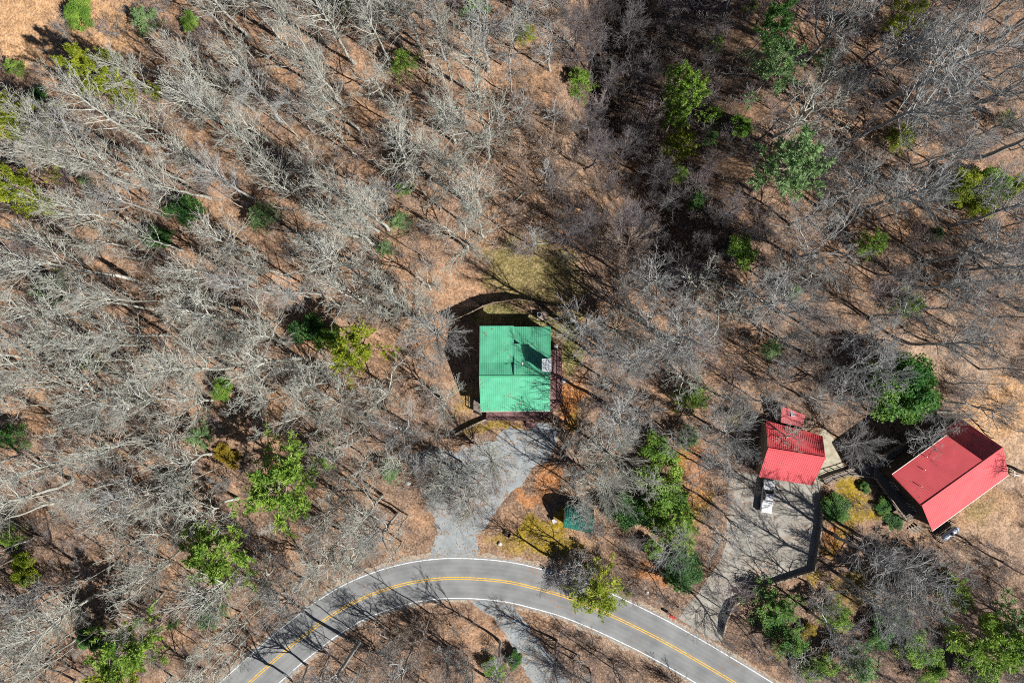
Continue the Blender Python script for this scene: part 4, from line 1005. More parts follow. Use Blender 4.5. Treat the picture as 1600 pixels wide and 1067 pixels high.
# placed after the photograph: base pixel, kind, tone, height, crown radius
for a in [
    (296, 170, 'tall', 'p', 23, 4), (242, 230, 'tall', 'p', 25, 4.5), (160, 240, 'tall', 'p', 22, 4), (288, 235, 'tall', 'p', 20, 4), (336, 145, 'tall', 'p', 19, 3.5), (367, 210, 'tall', 'p', 22, 5),
    (602, 162, 'gnarled', 'p', 20, 5), (609, 42, 'tall', 'p', 18, 3.5), (630, 76, 'tall', 'p', 22, 4), (701, 260, 'spreading', 'p', 18, 7), (762, 111, 'tall', 'g', 22, 5), (643, 268, 'tall', 'p', 22, 4.5), (757, 225, 'spreading', 'p', 18, 6.5),
    (210, 438, 'tall', 'p', 26, 5), (329, 310, 'tall', 'p', 24, 4), (218, 361, 'tall', 'p', 24, 4.5), (104, 336, 'tall', 'p', 20, 3.5), (397, 394, 'tall', 'p', 22, 4), (157, 505, 'tall', 'p', 24, 4.5), (157, 533, 'tall', 'p', 22, 4), (187, 530, 'tall', 'p', 20, 4.5),
    (729, 390, 'spreading', 'p', 16.5, 6.5), (559, 414, 'tall', 'p', 24, 5), (607, 360, 'tall', 'p', 22, 4.2), (591, 361, 'tall', 'p', 23, 4), (559, 370, 'tall', 'p', 22, 4), (570, 469, 'spreading', 'p', 19, 7.5), (673, 452, 'gnarled', 'p', 16, 5), (587, 384, 'tall', 'p', 18, 4), (750, 331, 'tall', 'p', 20, 4.5), (521, 336, 'gnarled', 'p', 20, 6),
    (690, 518, 'domed', 'g', 13, 6), (664, 505, 'spreading', 'p', 14, 5.5), (680, 570, 'bushy', 'g', 10, 4.6),
    (217, 601, 'spreading', 'p', 22, 9), (362, 573, 'tall', 'p', 24, 5), (293, 623, 'tall', 'p', 20, 4.5), (331, 709, 'spreading', 'p', 19, 6.5), (230, 683, 'tall', 'p', 22, 4), (170, 704, 'tall', 'p', 22, 4), (114, 749, 'tall', 'p', 24, 5), (225, 788, 'gnarled', 'p', 16, 6.5), (372, 778, 'gnarled', 'p', 20, 7), (300, 795, 'gnarled', 'p', 18, 6.5),
    (545, 622, 'domed', 'p', 14, 6.2), (690, 622, 'spreading', 'p', 14, 5.5), (500, 645, 'spreading', 'p', 16, 6), (635, 715, 'gnarled', 'p', 15, 4.5), (536, 709, 'spreading', 'p', 14, 4.5), (620, 803, 'gnarled', 'g', 22, 6.5), (694, 745, 'gnarled', 'p', 13, 4.2), (767, 712, 'domed', 'p', 10, 4.6), (737, 768, 'spreading', 'p', 12, 5.5), (716, 740, 'gnarled', 'g', 10, 4), (430, 610, 'gnarled', 'p', 20, 5.5), (470, 560, 'tall', 'p', 22, 5), (421, 505, 'spreading', 'p', 20, 7), (390, 500, 'tall', 'p', 22, 5),
    (974, 567, 'spreading', 'g', 12, 5), (1058, 588, 'gnarled', 'p', 14, 6), (938, 698, 'domed', 'p', 13.5, 7.4), (938, 745, 'domed', 'p', 12, 6.2), (915, 790, 'bushy', 'p', 8, 4), (900, 735, 'bushy', 'g', 6, 2.6), (1002, 740, 'gnarled', 'p', 14, 4.5), (1114, 668, 'domed', 'g', 13, 6), (1292, 606, 'spreading', 'g', 14, 5.5), (1314, 686, 'domed', 'g', 10, 4.4), (1587, 673, 'bushy', 'g', 4, 2.2), (1418, 670, 'gnarled', 'g', 12, 5.5), (1450, 642, 'bushy', 'g', 12, 5.2), (1160, 752, 'bushy', 'd', 8, 3.5), (1212, 672, 'gnarled', 'p', 11, 4), (1180, 625, 'gnarled', 'g', 12, 4), (1040, 672, 'gnarled', 'g', 13, 4.5),
    (255, 926, 'gnarled', 'p', 18, 5), (395, 870, 'tall', 'p', 22, 5), (255, 984, 'spreading', 'p', 14, 4.5), (60, 932, 'tall', 'g', 20, 5), (177, 911, 'tall', 'p', 22, 5), (428, 885, 'spreading', 'p', 13, 5), (540, 830, 'gnarled', 'p', 22, 6), (500, 880, 'spreading', 'p', 14, 5),
    (1112, 826, 'gnarled', 'g', 13, 5.5), (1136, 904, 'bushy', 'u', 10, 5.2), (1372, 848, 'tall', 'g', 20, 5.5), (1362, 906, 'domed', 'g', 15, 6), (1264, 955, 'gnarled', 'g', 18, 6), (1262, 910, 'gnarled', 'g', 12, 4.5), (1225, 1010, 'gnarled', 'p', 14, 5),
    (1372, 162, 'tall', 'g', 27, 6.5), (1521, 246, 'tall', 'g', 26, 6), (1253, 104, 'gnarled', 'g', 24, 7), (1208, 215, 'gnarled', 'p', 24, 8), (1337, 131, 'tall', 'g', 20, 4.5), (1342, 214, 'tall', 'g', 26, 6), (1349, 96, 'tall', 'd', 22, 3),
    (1476, 422, 'tall', 'g', 24, 5), (1428, 447, 'gnarled', 'g', 20, 6), (1360, 498, 'gnarled', 'g', 20, 6), (1240, 400, 'spreading', 'g', 18, 7.5), (1490, 470, 'bushy', 'u', 13, 7), (1545, 470, 'bushy', 'g', 12, 6.5),
    (974, 389, 'domed', 'b', 9, 4.8), (1112, 487, 'gnarled', 'p', 18, 6.5), (1072, 450, 'gnarled', 'p', 17, 6.5), (955, 520, 'domed', 'p', 12, 5.8), (1010, 500, 'spreading', 'g', 15, 6), (1028, 372, 'bushy', 'g', 6, 2.5),
    (560, 1004, 'tall', 'g', 22, 5.5), (653, 968, 'bushy', 'b', 9, 4), (482, 1040, 'spreading', 'g', 15, 5.5), (515, 1022, 'gnarled', 'g', 14, 4.5), (612, 985, 'gnarled', 'g', 12, 4), (740, 792, 'bushy', 'b', 8, 4.6), (748, 752, 'bushy', 'b', 9, 4.2), (712, 778, 'bushy', 'u', 7, 3.6), (690, 718, 'bushy', 'p', 8, 4), (668, 738, 'bushy', 'b', 8, 4.2), (684, 772, 'bushy', 'g', 7, 3.4), (664, 712, 'gnarled', 'g', 10, 4), (722, 722, 'spreading', 'p', 10, 4), (770, 752, 'bushy', 'u', 8, 3.2), (912, 797, 'gnarled', 'g', 10, 4), (925, 822, 'bushy', 'd', 6, 3), (780, 1002, 'tall', 'g', 16, 3.5), (865, 872, 'tall', 'd', 13, 3.2), (905, 868, 'gnarled', 'g', 13, 4.5), (935, 880, 'bushy', 'b', 7, 3.5), (960, 890, 'bushy', 'b', 6, 3.2),
    (700, 1010, 'spreading', 'g', 12, 5), (620, 1035, 'spreading', 'b', 12, 5), (870, 1000, 'tall', 'd', 12, 3), (905, 1025, 'gnarled', 'g', 12, 4), (955, 1030, 'gnarled', 'd', 10, 3.5), (1000, 1050, 'bushy', 'b', 6, 3), (730, 1050, 'bushy', 'g', 8, 4),
    (905, 510, 'tall', 'g', 21, 4.5), (928, 556, 'tall', 'g', 18, 3.6), (884, 676, 'gnarled', 'g', 17, 4), (1005, 452, 'tall', 'g', 19, 4), (960, 560, 'tall', 'g', 18, 4),
    (1312, 898, 'tall', 'g', 19, 4), (1352, 852, 'tall', 'g', 14, 3), (1590, 735, 'tall', 'g', 17, 4), (1575, 560, 'bushy', 'd', 9, 4.5),
]: bare(*a)

# evergreens of the photograph, planted further down
EVER = [  # px, py (crown centre), radius px, kind, colour, height m, label
    (118, 12, 26, 'leafy', 'leaf_green', 5, 'bright evergreen shrub at the right end of the bare straw field'),
    (226, 28, 20, 'wispy', 'leaf_blue', 5, 'bluish feathery evergreen right of the straw field corner'),
    (295, 30, 15, 'leafy', 'leaf_green', 3, 'small compact green shrub right of bluish evergreen near the straw field'),
    (165, 122, 30, 'pine', 'leaf_yellow', 21, 'yellow green pine with ragged crown just below the straw field'),
    (203, 143, 24, 'pine', 'leaf_yellow', 20, 'dark hearted pine joined to the lower right of ragged yellow green pine'),
    (245, 147, 12, 'pine', 'leaf_yellow', 8, 'tiny yellow pine crown at the right tip of the pine pair'),
    (174, 90, 13, 'wispy', 'leaf_yellow', 5, 'slim yellow green sapling at the lower edge of straw field'),
    (38, 190, 38, 'pine', 'leaf_yellow', 22, 'broad bright yellow pine at the upper left edge'),
    (55, 148, 16, 'leafy', 'leaf_dark', 4, 'dark green shrub tucked above the broad bright yellow pine'),
    (22, 105, 14, 'wispy', 'leaf_green', 4, 'small green sapling between straw field and broad yellow pine'),
    (48, 298, 30, 'pine', 'leaf_yellow', 20, 'yellow pine with tail shaped crown below the broad yellow pine'),
    (76, 322, 13, 'pine', 'leaf_yellow', 9, 'little yellow pine trailing lower right of the tail shaped pine'),
    (283, 325, 27, 'leafy', 'leaf_dark', 5, 'round dark green evergreen under pale branches, upper one of a close pair'),
    (244, 372, 23, 'leafy', 'leaf_dark', 4.5, 'round dark green evergreen, lower one of a close pair'),
    (130, 284, 9, 'wispy', 'leaf_blue', 3, 'tiny bluish sapling right of the tail shaped yellow pine'),
    (405, 338, 22, 'wispy', 'leaf_blue', 6, 'bluish evergreen behind twigs right of the dark evergreen pair'),
    (75, 456, 25, 'wispy', 'leaf_blue', 6, 'pale bluish evergreen under a long leaning white trunk at left'),
    (135, 566, 15, 'wispy', 'leaf_green', 4, 'small green sapling under the biggest pale crown at left'),
    (344, 606, 20, 'leafy', 'leaf_green', 4, 'bright green shrub in a dark gap left of centre'),
    (310, 686, 20, 'wispy', 'leaf_blue', 5, 'dull bluish evergreen above the long yellowish shrub'),
    (352, 711, 18, 'leafy', 'leaf_gold', 2, 'low yellowish shrub below the dull bluish evergreen'),
    (14, 682, 22, 'wispy', 'leaf_dark', 6, 'dark feathery evergreen at the middle of left edge'),
    (445, 755, 58, 'pine', 'leaf_green', 17, 'large lone bright green pine left of gravel driveway'),
    (478, 512, 27, 'leafy', 'leaf_dark', 5, 'dark green evergreen at left end of the green row beside cabin woods'),
    (515, 527, 22, 'leafy', 'leaf_green', 4.5, 'mid green evergreen in the middle of the row left of cabin'),
    (560, 545, 38, 'pine', 'leaf_yellow', 13, 'yellow green pine at right end of the row left of cabin'),
    (610, 736, 17, 'wispy', 'leaf_blue', 4, 'pale green sapling beside a white trunk left of gravel driveway'),
    (345, 856, 50, 'pine', 'leaf_green', 15, 'wide green pine behind twigs below left of the large lone pine'),
    (34, 892, 27, 'leafy', 'leaf_yellow', 5, 'yellow green shrub near lower left edge'),
    (8, 838, 18, 'wispy', 'leaf_green', 5, 'green evergreen cut by the left edge above the yellow green shrub'),
    (325, 964, 23, 'wispy', 'leaf_blue', 5, 'soft green sapling above the road entering at lower left'),
    (205, 1010, 46, 'pine', 'leaf_green', 16, 'bright green pine at the bottom left, upper of two'),
    (190, 1055, 40, 'pine', 'leaf_yellow', 15, 'yellowish pine at the bottom left edge, lower of two'),
    (140, 1000, 24, 'leafy', 'leaf_dark', 4, 'dark green shrub left of the bottom left bright pine'),
    (630, 295, 14, 'leafy', 'leaf_green', 3, 'small green shrub among pale trunks well above the cabin'),
    (625, 345, 17, 'wispy', 'leaf_blue', 4, 'pale green sapling below the small shrub among pale trunks'),
    (600, 387, 14, 'wispy', 'leaf_blue', 4, 'faint green sapling lower left of two pale saplings above the cabin'),
    (545, 14, 13, 'wispy', 'leaf_yellow', 4, 'little yellow green sapling at the top edge, left half'),
    (630, 96, 20, 'wispy', 'leaf_green', 5, 'green evergreen behind a leaning white trunk in the upper woods'),
    (823, 50, 16, 'wispy', 'leaf_yellow', 5, 'yellow green sapling at the top, left rim of the dark ravine'),
    (745, 12, 22, 'wispy', 'leaf_blue', 6, 'pale bluish evergreen at top edge left of the ravine'),
    (908, 116, 22, 'wispy', 'leaf_green', 6, 'lone green evergreen in the left side of the dark ravine'),
    (1076, 98, 22, 'pine', 'leaf_green', 15, 'bright green pine, topmost of the column in the dark ravine'),
    (1092, 130, 32, 'pine', 'leaf_green', 16, 'bright green pine, widest of the column in the dark ravine'),
    (1072, 162, 20, 'pine', 'leaf_green', 14, 'bright green pine just under the widest pine of the ravine'),
    (1075, 206, 25, 'pine', 'leaf_yellow', 14, 'yellower pine in the lower part of the ravine column'),
    (1078, 256, 14, 'wispy', 'leaf_green', 5, 'small green evergreen, lowest of the ravine column'),
    (1130, 166, 13, 'wispy', 'leaf_green', 4, 'small green sapling just right of the ravine column'),
    (1124, 204, 12, 'wispy', 'leaf_dark', 4, 'darker sapling right of the lower ravine column'),
    (1166, 194, 19, 'leafy', 'leaf_green', 4, 'green shrub between ravine column and tall bluish trees'),
    (1132, 50, 12, 'wispy', 'leaf_green', 4, 'lone small sapling near top of the ravine'),
    (1205, 45, 28, 'pine', 'leaf_dark', 18, 'dark green pine at top right rim of the ravine'),
    (1207, 112, 34, 'pine', 'leaf_blue', 19, 'tall bluish evergreen on right rim of the ravine'),
    (1222, 268, 48, 'pine', 'leaf_blue', 22, 'large soft bluish green pine at the lower right of ravine'),
    (1100, 306, 16, 'wispy', 'leaf_dark', 4, 'small dark evergreen at the lower end of the ravine'),
    (1060, 300, 12, 'wispy', 'leaf_dark', 3.5, 'tiny dark sapling in deepest ravine shade'),
    (1160, 388, 25, 'leafy', 'leaf_green', 5, 'bright green evergreen seen through a pale crooked crown'),
    (1364, 380, 24, 'wispy', 'leaf_green', 6, 'green evergreen beside grey crowns in the right woods'),
    (1421, 475, 21, 'wispy', 'leaf_green', 5, 'green evergreen low in the right woods above the dense tree'),
    (1241, 456, 13, 'wispy', 'leaf_blue', 4, 'small dull sapling left of the two right wood evergreens'),
    (1206, 546, 16, 'wispy', 'leaf_blue', 5, 'dull green evergreen above the garage'),
    (1418, 14, 26, 'pine', 'leaf_yellow', 17, 'yellow green pine at the top edge, right part'),
    (1396, 46, 17, 'pine', 'leaf_yellow', 9, 'small yellow green pine under the top edge pine at right'),
    (1410, 214, 23, 'wispy', 'leaf_yellow', 5, 'thin yellow green sapling on orange leaves, upper right'),
    (1570, 186, 12, 'wispy', 'leaf_green', 4, 'small round green sapling near upper right edge'),
    (1510, 292, 26, 'leafy', 'leaf_yellow', 6, 'bright yellow green evergreen, left one of right edge cluster'),
    (1538, 315, 26, 'leafy', 'leaf_yellow', 6, 'bright evergreen, lowest one of right edge cluster'),
    (1560, 282, 24, 'leafy', 'leaf_green', 6, 'greener evergreen in the middle of right edge cluster'),
    (1590, 290, 22, 'leafy', 'leaf_yellow', 6, 'evergreen cut by the frame in the right edge cluster'),
    (1465, 366, 14, 'wispy', 'leaf_dark', 3, 'dark low sapling on open leaves below right edge cluster'),
    (1420, 612, 52, 'dense', 'leaf_deep', 13, 'big dense rounded evergreen left of the large red roof'),
    (1307, 796, 23, 'dense', 'leaf_deep', 2.6, 'rounded glossy shrub beside the concrete driveway wall'),
    (1383, 790, 15, 'leafy', 'leaf_deep', 1.8, 'glossy shrub in front of the red house deck'),
    (1352, 762, 10, 'leafy', 'leaf_deep', 1.4, 'small shrub on moss between footbridge and red house deck'),
    (1400, 815, 15, 'leafy', 'leaf_dark', 1.8, 'dull shrub at the lower corner of red house deck'),
    (1040, 780, 48, 'leafy', 'leaf_green', 7, 'large spreading evergreen between teal shed and concrete driveway'),
    (985, 800, 34, 'leafy', 'leaf_dark', 6, 'darker evergreen right behind the teal roofed shed'),
    (1055, 825, 34, 'pine', 'leaf_green', 7, 'feathery evergreen above the dark round shrub'),
    (1022, 858, 17, 'leafy', 'leaf_green', 3, 'light green shrub upper left of the dark round shrub'),
    (1066, 892, 32, 'dense', 'leaf_dark', 4, 'dark round shrub standing alone between road and concrete driveway'),
    (1085, 620, 24, 'wispy', 'leaf_green', 5, 'green evergreen behind crooked branches right of the cabin'),
    (1078, 682, 19, 'wispy', 'leaf_blue', 4, 'pale green sapling midway between cabin and garage'),
    (1028, 698, 26, 'leafy', 'leaf_green', 5, 'green evergreen to the left of pale sapling between cabin and garage'),
    (1052, 716, 12, 'leafy', 'leaf_gold', 1.5, 'little golden shrub on leaves above the large spreading evergreen'),
    (1150, 652, 13, 'leafy', 'leaf_gold', 2.5, 'golden leaved shrub upper left of the garage'),
    (927, 925, 40, 'wispy', 'leaf_yellow', 8, 'thin feathery yellow green evergreen reaching out over the road'),
    (1212, 955, 36, 'wispy', 'leaf_deep', 5, 'dark evergreen below the concrete driveway wall'),
    (1235, 1005, 30, 'wispy', 'leaf_deep', 5, 'deep green evergreen below another dark evergreen, right of road'),
    (1310, 968, 24, 'wispy', 'leaf_green', 6, 'soft green evergreen behind twigs in the lower right woods'),
    (1432, 1015, 32, 'leafy', 'leaf_green', 5, 'green evergreen left of the big lower right evergreens'),
    (1462, 1050, 20, 'leafy', 'leaf_green', 5, 'bright green evergreen at bottom edge left of big ones'),
    (1525, 985, 52, 'pine', 'leaf_green', 16, 'large green pine in the lower right corner woods, left of two'),
    (1585, 985, 44, 'pine', 'leaf_blue', 16, 'large bluish pine at the lower right edge'),
    (1535, 1045, 34, 'leafy', 'leaf_green', 6, 'green evergreen at bottom edge under the large corner pine'),
    (1480, 905, 18, 'wispy', 'leaf_dark', 4, 'dull evergreen below the propane tank'),
    (1380, 990, 24, 'leafy', 'leaf_dark', 4, 'dark low evergreen in the middle of lower right woods'),
    (1265, 985, 13, 'leafy', 'leaf_gold', 2, 'yellowish shrub right of the dark evergreens beside the road'),
    (1395, 958, 24, 'wispy', 'leaf_blue', 7, 'pale bluish sapling above the dark low evergreen in lower right woods'),
    (1345, 1040, 28, 'wispy', 'leaf_blue', 7, 'pale bluish evergreen at bottom edge below the golden mossy ground'),
    (1500, 935, 22, 'wispy', 'leaf_green', 6, 'green evergreen just above the large corner pine'),
    (1280, 1045, 24, 'leafy', 'leaf_green', 4, 'green shrub at bottom edge, first one right of the road'),
    (770, 1045, 18, 'leafy', 'leaf_green', 3, 'green shrub at the bottom edge left of gravel track'),
    (805, 1030, 14, 'leafy', 'leaf_dark', 2.5, 'dark little shrub touching the left rim of gravel track'),
    (270, 975, 10, 'wispy', 'leaf_dark', 3, 'tiny dark sapling above the bottom left pines'),
    (505, 690, 12, 'wispy', 'leaf_blue', 3, 'pale sapling on leaves right of the large lone pine'),
    (1180, 5, 10, 'wispy', 'leaf_green', 4, 'small green sapling at top edge, right rim of ravine'),
    (1290, 90, 14, 'wispy', 'leaf_blue', 6, 'faint bluish sapling behind big grey crown, top right'),
]
# fill: the rest of the wood
def blocked(px, py, pad=0):
    for x0, y0, x1, y1 in ((690, 395, 935, 700), (1168, 628, 1345, 790), (1345, 640, 1600, 870), (1130, 720, 1300, 935), (640, 660, 880, 880), (-40, -40, 150, 68), (1500, 590, 1640, 720), (760, 395, 915, 470), (840, 760, 935, 850)):
        if x0-pad < px < x1+pad and y0-pad < py < y1+pad: return True
    c = np.array(CENTER, float); d = np.hypot(c[:, 0]-px, c[:, 1]-py)
    i = d.argmin(); lo, hi = max(0, i-1), min(len(c)-1, i+1)
    for a, b in ((c[lo], c[i]), (c[i], c[hi])):
        if (a == b).all(): continue
        t = np.clip(np.dot((px, py)-a, b-a)/np.dot(b-a, b-a), 0, 1)
        if np.linalg.norm(a+(b-a)*t-(px, py)) < 46+pad: return True
    if 730 < px < 915 and 930 < py < 1100 and abs((px-745)-(py-930)*.95) < 55: return True
    return False
frng = np.random.RandomState(2024)
tries = 0; ROADC = catmull(CENTER, 8)
while len(PLANTS) < 505 and tries < 60000:
    tries += 1
    px, py = frng.uniform(-10, 1610), frng.uniform(-10, 1077)
    if blocked(px, py): continue
    ravine = 880 < px < 1190 and py < 430
    if not ravine and frng.rand() < .55: continue
    b = G(px, py)
    dmin = min(math.hypot(b.x-x, b.y-y)/(2.0 if ravine else 3.5) for x, y, r in TAKEN)
    if dmin < 1: continue
    # would lean wholly out of the frame
    t0 = to_px(b.x, b.y, b.z+10); t1 = to_px(b.x, b.y, b.z+17)
    if any((q[0] < 185 and q[1] < 85) or 735 < q[0] < 890 and 490 < q[1] < 665 or 1170 < q[0] < 1300 and 690 < q[1] < 770 or 1385 < q[0] < 1580 and 645 < q[1] < 835 or
           (ROADC[:, 0]-q[0])[np.hypot(ROADC[:, 0]-q[0], ROADC[:, 1]-q[1]) < 46].size for q in (t0, t1)): continue
    if any(e[2] > 40 and math.hypot(q[0]-e[0], q[1]-e[1]) < e[2]+22 for e in EVER for q in (t0, t1)): continue
    if (ravine or frng.rand() < .9) and any(math.hypot(q[0]-e[0], q[1]-e[1]) < e[2]+(14 if ravine else 30) for e in EVER if e[2] > 13 for q in (t0, t1)): continue
    k = frng.rand()
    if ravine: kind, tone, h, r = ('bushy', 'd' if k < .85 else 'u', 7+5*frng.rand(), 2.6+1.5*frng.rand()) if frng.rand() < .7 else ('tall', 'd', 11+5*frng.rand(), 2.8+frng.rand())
    elif 760 < px < 930 and 120 < py < 380: kind, tone, h, r = 'bushy', 'b', 8+4*frng.rand(), 3.4+1.6*frng.rand()
    elif px < 800 and py < 560: kind, tone, h, r = ('tall', 'pppg'[frng.randint(4)], 15+10*frng.rand(), 2.6+1.5*frng.rand()) if k < .74 else (('spreading', 'p', 14+5*frng.rand(), 4.5+2*frng.rand()) if k < .84 else ('bushy', 'ub'[k > .92], 6+3*frng.rand(), 2.6+1.4*frng.rand()))
    elif px < 620: kind, tone, h, r = ('gnarled', 'p', 15+6*frng.rand(), 4.5+2*frng.rand()) if k < .3 else (('spreading', 'p', 13+5*frng.rand(), 4.5+2*frng.rand()) if k < .6 else (('tall', 'ppg'[frng.randint(3)], 16+8*frng.rand(), 2.8+1.3*frng.rand()) if k < .86 else ('bushy', 'ug'[k > .9], 6+3*frng.rand(), 2.6+1.4*frng.rand())))
    else: kind, tone, h, r = ('gnarled', 'g', 13+7*frng.rand(), 4+2*frng.rand()) if k < .35 else (('bushy', 'u', 7+4*frng.rand(), 3+1.8*frng.rand()) if k < .6 else (('tall', 'g', 18+6*frng.rand(), 3.8+1.4*frng.rand()) if k < .8 else ('spreading', 'g', 12+5*frng.rand(), 4.2+2*frng.rand())))
    if not (-10 < px < 1610 and -10 < py < 1077): continue
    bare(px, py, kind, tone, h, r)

n1 = len(PLANTS); tries = 0
while len(PLANTS) < n1+215 and tries < 40000:
    tries += 1
    px, py = frng.uniform(0, 1600), frng.uniform(0, 1067)
    if blocked(px, py) or (880 < px < 1190 and py < 430) or (px > 780 and frng.rand() < .5): continue
    b = G(px, py)
    if min(math.hypot(b.x-x, b.y-y) for x, y, r in TAKEN) < 1.5: continue
    t0 = to_px(b.x, b.y, b.z+9); t1 = to_px(b.x, b.y, b.z+16)
    if any((q[0] < 185 and q[1] < 85) or 735 < q[0] < 890 and 490 < q[1] < 665 or 1170 < q[0] < 1300 and 690 < q[1] < 770 or 1385 < q[0] < 1580 and 645 < q[1] < 835 for q in (t0, t1)): continue
    if any(math.hypot(q[0]-e[0], q[1]-e[1]) < e[2]+8 for e in EVER if e[2] > 13 for q in (t0, t1)): continue
    bare(px, py, 'slender', ('p' if frng.rand() < .75 else 'b') if px < 780 else ('g' if frng.rand() < .7 else 'd'), 12+9*frng.rand(), 1.7+1.5*frng.rand())

# ------------------------------------------------------------------ evergreens
EN = {'pine': 'pine_tree', 'leafy': 'evergreen_shrub', 'dense': 'evergreen_shrub', 'wispy': 'evergreen_sapling'}
LAND = []
for i, (px, py, r, kind, cm, h, lab) in enumerate(EVER):
    x, y = XY(px, py, h*.6); b = Vector((x, y, float(ground_z(x, y)))); rm = r*S*1.12
    cat = 'tree' if (kind == 'pine' or h >= 5) else 'shrub' if kind in ('leafy', 'dense') else 'sapling'
    nm = EN[kind] if not (kind in ('leafy', 'dense') and h >= 5) else 'evergreen_tree'
    o = plant(kind, b-Vector((0, 0, .1)), rm/BASE_R[kind], h/BASE_H[kind], M['bark_brown'], M[cm], nm, (0, 0), i)
    tag(o, lab, cat); LAND.append((px, py, lab))

# ------------------------------------------------------------------ labels of the bare trees
MARKS = [(805, 575, 'the green roofed house'), (1240, 710, 'the garage'), (1490, 745, 'the large red roofed house'), (1239, 648, 'the small red shed'), (904, 808, 'the teal roofed shed'), (1196, 773, 'the white pickup'),
    (1479, 830, 'the propane tank'), (712, 862, 'the gravel driveway mouth'), (1205, 850, 'the concrete driveway'), (1048, 958, 'the red mailbox'), (715, 905, 'the top of the road bend'), (840, 1020, 'the gravel track'), (420, 1040, 'the road at bottom left'),
    (1120, 1050, 'the road at bottom right'), (835, 415, 'the open lawn'), (60, 40, 'the straw field'), (1560, 640, 'the straw coloured slope'), (38, 190, 'the broad yellow pine'), (182, 135, 'the yellow pine pair'), (48, 298, 'the tail shaped pine'),
    (265, 348, 'the dark evergreen pair'), (445, 755, 'the large lone pine'), (345, 856, 'the wide twig covered pine'), (520, 530, 'the evergreen row'), (344, 606, 'the bright shrub'), (197, 1030, 'the bottom left pines'), (1082, 150, 'the ravine pine column'),
    (908, 116, 'the lone ravine evergreen'), (1222, 268, 'the large bluish pine'), (1160, 388, 'the bright green evergreen'), (1364, 380, 'the right woods evergreen'), (1540, 295, 'the right edge evergreens'), (1420, 612, 'the big dense evergreen'),
    (1066, 892, 'the dark round shrub'), (1040, 790, 'the spreading evergreen'), (925, 925, 'the evergreen over the road'), (1555, 990, 'the lower right pines'), (1418, 20, 'the top edge pine'), (1220, 970, 'the evergreens below the wall'), (75, 456, 'the pale bluish evergreen'), (34, 892, 'the yellow green shrub')]
SECT = ['right of', 'upper right of', 'above', 'upper left of', 'left of', 'lower left of', 'below', 'lower right of']
ORD = [(o+' nearest').strip() for o in ' second third fourth fifth sixth seventh eighth ninth tenth eleventh twelfth thirteenth fourteenth fifteenth sixteenth seventeenth eighteenth nineteenth twentieth'.split(' ')]
def label_bare():
    groups = {}
    for p in PLANTS: groups.setdefault((p['kind'], p['tone']), []).append(p)
    seen = set()
    for key, L in groups.items():
        cand = {id(p): [] for p in L}
        for mx, my, mn in MARKS:
            sec = {}
            for p in L:
                dx, dy = p['c'][0]-mx, my-p['c'][1]; s = int(round(math.atan2(dy, dx)/(math.pi/4))) % 8
                sec.setdefault(s, []).append((math.hypot(dx, dy), p))
            for s, l in sec.items():
                l.sort(key=lambda t: t[0])
                for k, (d, p) in enumerate(l): cand[id(p)].append((k*140+d, k, s, mn))
        for p in L:
            _, k, s, mn = min(cand[id(p)])
            lab = '%s %s bare tree, %s %s %s' % (KIND_W[p['kind']], TONE_W[p['tone']], ORD[k], SECT[s], mn)
            assert lab not in seen, lab
            seen.add(lab); tag(p['o'], lab, 'tree', KIND_W[p['kind']]+' bare winter trees in the wood')
label_bare()

# ------------------------------------------------------------------ fallen trunks
def log(i, ax, ay, bx, by, r, label, tone='bark_pale'):
    a, b = G(ax, ay), G(bx, by); rng = np.random.RandomState(900+i); K = 7; t = np.linspace(0, 1, K)[:, None]
    pts = np.array(a)*(1-t)+np.array(b)*t; pts[1:-1] += rng.randn(K-2, 3)*np.array([.08, .08, .02]); pts[:, 2] = ground_z(pts[:, 0], pts[:, 1])+r*.8
    Pt = (pts-np.array(a))[None]; R = (r*(1-.55*t[:, 0]))[None]
    l1 = grow(rng, Pt, R, 5, .5, 1, (35, 65), .25, 4, .1, .05, r*.4, .02); V, F = merge([tubes(Pt, R, 8), tubes(*l1, 4)])
    o = link('fallen_trunk', mesh_np('fallen_trunk', V, F, True), M[tone]); o.location = a; tag(o, label, 'log', 'fallen trunks on the leaf litter')
for i, a in enumerate([
    (802, 318, 824, 297, .16, 'short pale fallen trunk on the slope upper left of the open lawn'), (857, 380, 812, 384, .14, 'pale fallen trunk lying along the top of the open lawn'),
    (224, 657, 246, 633, .07, 'thin straight fallen pole in the left woods below a wide pale crown'), (1126, 441, 1158, 446, .14, 'pale fallen limb on leaves below the bright green evergreen'),
    (1238, 89, 1254, 89, .15, 'short white fallen piece under big grey crown at top right'), (175, 637, 207, 628, .07, 'slender fallen pole left of the thin straight pole'),
    (1440, 905, 1500, 935, .16, 'grey fallen trunk on leaves below the propane tank'), (300, 960, 330, 940, .1, 'pale fallen branch above the lower left bend of the road'),
    (1425, 645, 1462, 632, .08, 'thin pale branch fallen above the cream slabs'), (880, 985, 905, 1000, .08, 'dark fallen branch right of the gravel track', 'bark_dark')]): log(i, *a)

